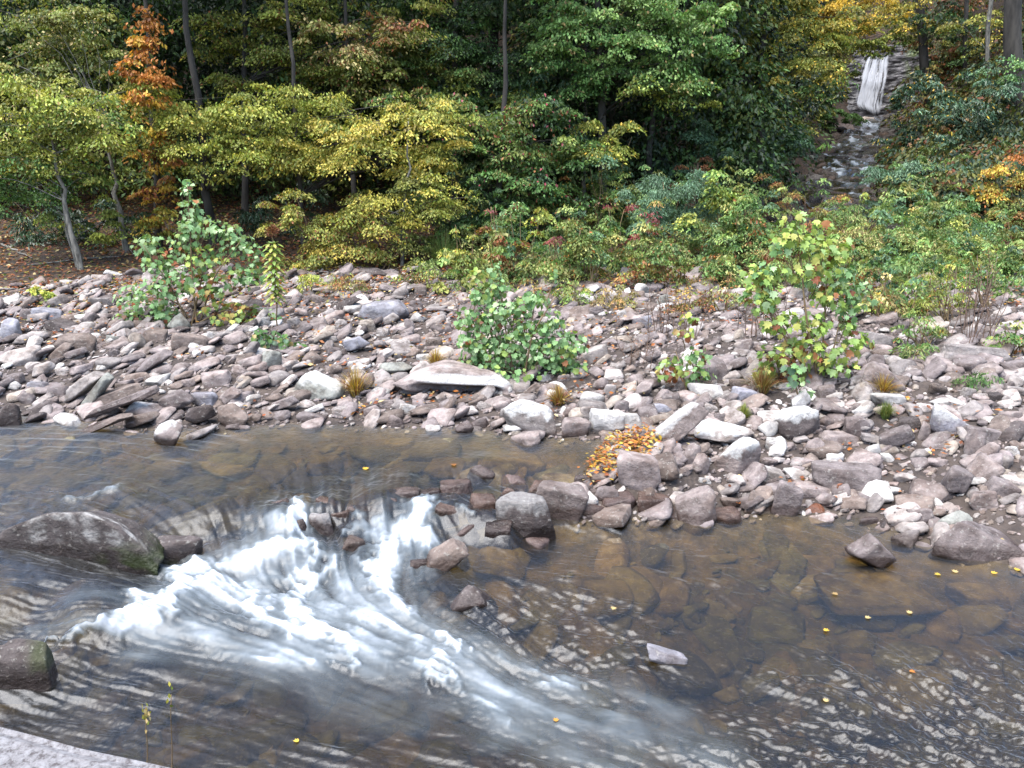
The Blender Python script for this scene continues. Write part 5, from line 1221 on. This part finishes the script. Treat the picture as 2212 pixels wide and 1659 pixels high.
# ------------------------------------------------------------------ SIDE STREAM, CLIFF, WATERFALL
def cliff_material():
    m, nt, out, N, L = new_mat('wet_cliff'); geo = N('ShaderNodeNewGeometry'); mp = N('ShaderNodeMapping'); mp.inputs['Scale'].default_value = (.9, .9, 2.6); L(geo.outputs['Position'], mp.inputs[0])
    n = N('ShaderNodeTexNoise'); n.inputs['Scale'].default_value = 1.4; n.inputs['Detail'].default_value = 7; L(mp.outputs[0], n.inputs[0])
    r = ramp(N, [(.38, (.012, .012, .014)), (.52, (.04, .038, .042)), (.70, (.12, .115, .125))]); L(n.outputs[0], r.inputs[0])
    ms = N('ShaderNodeAttribute', attribute_name='moss'); c = mixc(N, L, ms.outputs['Fac'], r.outputs[0], (.06, .085, .02))
    p = N('ShaderNodeBsdfPrincipled'); p.inputs['Roughness'].default_value = .45; L(c, p.inputs['Base Color'])
    b = N('ShaderNodeBump'); b.inputs['Distance'].default_value = .25; L(n.outputs[0], b.inputs['Height']); L(b.outputs[0], p.inputs['Normal']); L(p.outputs[0], out.inputs[0]); return m
XF = float(xv(FALL_Y))
def cliff_y(x, z): return FALL_Y - .5 + (z - 4.6) * .16 - .5 * np.floor(((z - 4.5) + .5 * vnoise(x * .6, z * .3, 3)) / .75) * -.12 + .35 * (fbm(x * .8, z * 2.2, 12) - .5) + .02 * (x - XF) ** 2 * .3
nx, nz = 160, 110
cxs = np.linspace(XF - 5.0, XF + 7.5, nx); czs = np.linspace(4.2, 11.2, nz); CX, CZ = np.meshgrid(cxs, czs)
CZt = 4.2 + (CZ - 4.2) * (1 + .012 * (CX - XF)); CY = cliff_y(CX, CZt); roll = np.maximum(CZt - 10.0, 0); CY = CY + roll * 1.5
moss = sstep(.5, .62, fbm(CX * .7, CZ * .9, 70)) * sstep(XF + 1.2, XF + 2.2, CX) * sstep(7.0, 8.2, CZt)
cl = link('cliff', mesh_arrays('cliff', np.stack([CX, CY, CZt], -1).reshape(-1, 3), [grid_faces(nz, nx)], True, {'moss': moss.ravel()}), cliff_material()); tag(cl, kind='structure')
def white_material():
    m, nt, out, N, L = new_mat('falling_water'); p = N('ShaderNodeBsdfPrincipled'); p.inputs['Base Color'].default_value = (.58, .61, .67, 1); p.inputs['Roughness'].default_value = .5
    fa = N('ShaderNodeAttribute', attribute_name='foam')
    t = N('ShaderNodeBsdfTransparent'); mx = N('ShaderNodeMixShader'); L(fa.outputs['Fac'], mx.inputs[0]); L(t.outputs[0], mx.inputs[1]); L(p.outputs[0], mx.inputs[2]); L(mx.outputs[0], out.inputs[0]); return m
M_WHITE = white_material()
def waterfall():
    zt, zb = at_y(1875, 120, FALL_Y)[2], at_y(1875, 252, FALL_Y)[2]
    xl = lambda t: at_y(1, 180, FALL_Y)[0] * 0 + np.interp(t, [0, .12, .5, .8, 1], [at_y(q, 180, FALL_Y)[0] for q in (1860, 1852, 1842, 1838, 1860)])
    xr = lambda t: np.interp(t, [0, .5, 1], [at_y(q, 180, FALL_Y)[0] for q in (1913, 1911, 1900)])
    t, u = np.meshgrid(np.linspace(0, 1, 130), np.linspace(0, 1, 110), indexing='ij')
    X = xl(t) * (1 - u) + xr(t) * u + .03 * np.sin(t * 9 + u * 20); Z = zt + (zb - zt) * t
    Yc = cliff_y(X, Z); Yc = FALL_Y - .62 + (Z - 4.6) * .10 + 0 * Yc - .12 - .05 * np.exp(-((t - .42) / .12) ** 2) - .10 * fbm(u * 14, t * 4, 3)
    st = .55 * fbm(u * 17 + t * .6, t * 1.6, 41, 3) + .45 * fbm(u * 45, t * 3.0, 42, 3)
    st = .5 * fbm(u * 13 + .8 * fbm(u * 4, t * 2, 48), t * 2.6, 41, 4) + .5 * fbm(u * 30 + fbm(u * 5, t * 3, 49), t * 6.0, 42, 3)
    al = sstep(.50, .74, st + .34 * (fbm(u * 5, t * 1.1, 47) - .5) + .13 * np.exp(-((t - .42) / .16) ** 2) * sstep(.2, .5, u) + .10 * sstep(.35, .6, u) - .10 * sstep(.08, .0, t) + .04)
    ed_ = .10 * fbm(t * 14, u * 3, 46); al = al * sstep(.02, .22, u + ed_) * sstep(1, .90, u + ed_ * .6) * sstep(1.0, .86, t + .10 * (1 - u) + .12 * (fbm(u * 9, t * 2, 50) - .5)) * (.65 + .35 * fbm(u * 20, t * 9, 44))
    me = mesh_arrays('waterfall', np.stack([X, Yc, Z], -1).reshape(-1, 3), [grid_faces(*X.shape)], True, {'foam': al.ravel()})
    o = link('waterfall', me, M_WHITE); tag(o, 'white waterfall streaming down the dark ledge at upper right', 'waterfall')
waterfall()
# the side stream: a stepped sheet of water
sy = np.linspace(27.5, FALL_Y - .6, 150); sw = np.linspace(-1, 1, 26); SY, SW = np.meshgrid(sy, sw, indexing='ij'); wid = np.interp(SY, [27, 34, 50, 60, 66, 70], [1.1, 1.3, 1.5, 1.05, .8, 1.1])
SX = xv(SY) + SW * wid + .3 * np.sin(SY * .5); lq = SY / 3.1 + 2.2 * fbm(SX * .9, SY * .35, 2, 3); fl_ = np.floor(lq); fr_ = lq - fl_; SZ = stream_z(SY) + .22 * (sstep(.55, .95, fr_) - fr_) + .10 * (fbm(SX * 1.6, SY * 1.1, 91) - .5) + .10
sf = np.clip(sstep(.55, .75, fr_) * sstep(.48, .62, fbm(SX * 3.5, SY * .5, 93)) * .8 + .8 * np.exp(-((SY - 63.5) / 1.2) ** 2) * (np.abs(SW) < .55) * (fbm(SX * 3, SY * 2, 94)), 0, .95)
sm = mesh_arrays('stream_water', np.stack([SX, SY, SZ], -1).reshape(-1, 3), [grid_faces(*SX.shape)], True, {'foam': sf.ravel(), 'depth': np.full(SX.size, .6)})
tag(link('stream_water', sm, M_STREAM), kind='structure')
def stream_rock(px, py, Y, w, h, ck, lab):
    c = at_y(px, py, Y); s = project(c)[2] / FOC; V, F = rock_shape(int(px * 7 + py), 's' if h < w * .5 else 'b', 4); W, H = w * s, h * s; zg = tz(c[0], Y)
    top_ = c[2] + H / 2; H2 = max(top_ - zg + .15, H); me = mesh_arrays('rock', V * np.array([W, max(W * .6, .5), H2]), [F], True); o = link('boulder', me, M_ROCK); o.location = (c[0], Y, top_ - H2 / 2); o.color = (*COLS[ck][0], 1); o['wet_z'] = -50.0; tag(o, lab, 'rock', 'stones of the side stream')
for q in [(1810, 290, 60, 70, 46, 'B', 'leaf-dusted brown boulder left of the small cascade below the waterfall'), (1875, 258, 66, 46, 12, 'T', 'tan flat ledge at the foot of the waterfall'), (1900, 275, 64, 34, 14, 'G', 'grey ledge right of the small upper cascade'),
          (1800, 335, 52, 50, 10, 'B', 'brown ledge crossing the upper left of the side stream'), (1815, 352, 47, 26, 9, 'P', 'pale stone in the middle of the side stream'), (1850, 350, 48, 60, 9, 'D', 'dark mossy ledge on the right of the side stream'),
          (1780, 372, 42, 46, 12, 'D', 'dark stone at the left edge of the side stream'), (1850, 388, 40, 54, 12, 'D', 'dark ledge across the lower side stream'), (1790, 420, 35, 70, 14, 'B', 'brown wet stone in the lower pool of the side stream'), (1862, 300, 60, 24, 12, 'D', 'black stone splitting the small upper cascade')]: stream_rock(*q)
o = scatter_stones('stream_stones', 3600, (6, 32), (25.5, 68.5), lambda x, y: (abs(x - xv(y)) < 2.1 + .8 * (fbm(x, y * .3, 6) - .5)), .2, 1.0, [(.026, .02, .016), (.015, .013, .013), (.04, .033, .028), (.02, .019, .012), (.04, .026, .018), (.07, .062, .055)], kinds='bsbrb', lev=2, pw=1.6, flat=.6, zoff=.05); tag(o, 'wet dark stones filling the side stream', 'stones', None, 'stuff')
# sun-bleached fallen log across the stream mouth
B = at_y(1690, 460, 29.0); E = at_y(1850, 474, 28.6); a = Acc(); p = curve(B, E, 9, .02, .02); p[:, 2] = np.maximum(p[:, 2], terrain(p[:, 0], p[:, 1]) + .08); tube(a, p, np.linspace(.07, .04, 9), 7, .2)
o = link('fallen_log', a.mesh('fallen_log', p[0], True), M_PALE); o.location = p[0]; tag(o, 'pale fallen log lying across the mouth of the side stream', 'log')

# ------------------------------------------------------------------ floating and settled leaves one can point to
FLOAT = [(790, 1010, 'amber', 'bright yellow leaf floating on the calm upper pool'), (980, 1008, 'orange', 'orange leaf in the upper pool beside the washed riffle stone'), (1325, 1320, 'tan', 'pale leaf drifting on the rippled lower water at centre'), (2148, 1240, 'amber', 'yellow leaf on the shallows below the wide layered slab'),
         (2025, 1243, 'amber', 'yellow leaf over the long olive slab at right'), (2062, 1236, 'tan', 'pale leaf just right of the yellow one over the olive slab'), (1803, 1285, 'tan', 'pale leaf at the left tip of the long olive slab'), (1965, 1325, 'tan', 'whitish leaf on dark water below the long olive slab'), (1875, 1337, 'tan', 'whitish leaf left of the other below the olive slab'),
         (1785, 1364, 'amber', 'yellowish leaf on the rippled water right of the pale slab tip'), (1200, 1565, 'orange', 'orange leaf in the foaming lower run'), (1970, 1455, 'orange', 'salmon leaf on the dark lower water at right'), (1784, 1518, 'tan', 'salmon-pale leaf near the bottom right of the water'), (640, 1605, 'amber', 'small yellow leaf on dark water at bottom left'), (2212 - 15, 1232, 'amber', 'yellow leaf at the right edge below the wide slab')]
for px, py, pl, lab in FLOAT:
    P = ground_at(px, py); iw = np.argmin((x - P[0]) ** 2 + (y - P[1]) ** 2) if len(x) == len(hgt) else 0
    P = np.array([P[0], P[1], hgt[iw] + .012]); a = Acc(); an = random.uniform(0, 6.28); add_leaves(a, np.zeros((1, 3)), np.array([[math.cos(an), math.sin(an), .05]]), np.array([[.05, .05, 1.]]), .085 * P[1] / 10, LOBED, pal(pl, 1))
    o = link('floating_leaf', a.mesh('floating_leaf'), M_LEAF); o.location = P; tag(o, lab, 'leaf', 'leaves floating on the water')

# ------------------------------------------------------------------ ROADSIDE WALL AND GRASS STEMS IN FRONT
def granite():
    m, nt, out, N, L = new_mat('pale_granite'); tc = N('ShaderNodeTexCoord')
    n = N('ShaderNodeTexNoise'); n.inputs['Scale'].default_value = 55; n.inputs['Detail'].default_value = 8; n.inputs['Roughness'].default_value = .75; L(tc.outputs['Object'], n.inputs[0]); r = ramp(N, [(.38, (.06, .05, .05)), (.48, (.17, .165, .17)), (.60, (.25, .247, .255))]); L(n.outputs[0], r.inputs[0])
    n2 = N('ShaderNodeTexNoise'); n2.inputs['Scale'].default_value = 9; n2.inputs['Detail'].default_value = 5; L(tc.outputs['Object'], n2.inputs[0]); r2 = ramp(N, [(.4, (.72, .68, .66)), (.6, (1, 1, 1))]); L(n2.outputs[0], r2.inputs[0])
    p = N('ShaderNodeBsdfPrincipled'); p.inputs['Roughness'].default_value = .85; L(mixc(N, L, .7, r.outputs[0], r2.outputs[0], 'MULTIPLY'), p.inputs['Base Color'])
    b = N('ShaderNodeBump'); b.inputs['Strength'].default_value = .8; b.inputs['Distance'].default_value = .012; L(n.outputs[0], b.inputs['Height']); L(b.outputs[0], p.inputs['Normal']); L(p.outputs[0], out.inputs[0]); return m
M_GRAN = granite()
def wall():
    zt = CAM_H - 1.2; A = at_z(0, 1565, zt); B = at_z(390, 1659, zt); d = unit((B - A)[:2]); nrm = np.array([-d[1], d[0]])
    if nrm[1] < 0: nrm = -nrm
    ang_ = math.atan2(d[1], d[0]); mid = np.array([(A + B)[0] / 2, (A + B)[1] / 2])
    root = empty('stone_wall', (mid[0], mid[1], zt - 1.2), 'pale granite roadside wall at the bottom left corner', 'wall'); root.rotation_euler = (0, 0, ang_)
    def blk(x0, x1, y0, y1, z0, z1, seed, rough):
        bm = bmesh.new(); bmesh.ops.create_cube(bm, size=1); bmesh.ops.subdivide_edges(bm, edges=bm.edges[:], cuts=14, use_grid_fill=True)
        V = np.array([v.co[:] for v in bm.verts]); F = np.array([[v.index for v in f.verts] for f in bm.faces]); bm.free(); r = np.random.default_rng(seed)
        P = V * [x1 - x0, y1 - y0, z1 - z0] + [(x0 + x1) / 2, (y0 + y1) / 2, (z0 + z1) / 2]
        e = np.sort(np.abs(V), 1); ed = sstep(.42, .5, e[:, 1]); P = P - (V / .5) * (ed * .012)[:, None]
        P += rough * np.stack([fbm(P[:, 1] * 9 + seed, P[:, 2] * 9, 1) - .5, fbm(P[:, 0] * 9 + seed, P[:, 2] * 9, 2) - .5, fbm(P[:, 0] * 9, P[:, 1] * 9 + seed, 3) - .5], -1); return P, F
    a = Acc(); 
    for k, (x0, x1) in enumerate(((-2.6, -1.3), (-1.29, .62), (.63, 1.9))): P, F = blk(x0, x1, -.46, 0, 1.08, 1.2, k + 3, .03); a.add(P, F)
    link('coping', a.mesh('coping', smooth=False), M_GRAN, root)
    a = Acc(); xs = [-2.6, -2.0, -1.3, -.7, 0, .6, 1.3, 1.9]
    for row in range(3):
        for k in range(7): P, F = blk(xs[k] + .005 + .1 * (row % 2), xs[k + 1] - .005 + .1 * (row % 2), -.43, -.03, .36 * row, .36 * row + .35, row * 9 + k, .04); a.add(P, F)
    link('body', a.mesh('body'), M_GRAN, root)
wall()
for px, py, top_, lab in ((318, 1690, 1545, 'left thin grass stem with a pale yellow head before the wall'), (372, 1700, 1500, 'right bare olive grass stem rising before the wall')):
    Bz = at_y(px, py, 2.6); E = at_y(px - 2, top_, 2.6); a = Acc(); G0 = np.array([Bz[0], 2.6, tz(Bz[0], 2.6) - .02]); tube(a, np.vstack([curve(G0, Bz, 5, 0, .01), curve(Bz, E, 6, 0, .02)[1:]]), np.linspace(.0035, .0015, 10), 5)
    root = empty('wild_grass', G0, lab, 'grass stem', 'grass stems by the wall'); link('stem', a.mesh('stem', G0, True), M_STEM, root)
    h = Acc(); n = 26 if px < 340 else 6; C = E + rng.normal(0, 1, (n, 3)) * [.006, .006, .02]; add_leaves(h, C, rng.normal(0, .3, (n, 3)) + [0, 0, 1], rng.normal(0, 1, (n, 3)), .02, KITE, pal('tan+yg', n)); link('seed_head', h.mesh('seed_head', G0), M_LEAF, root)
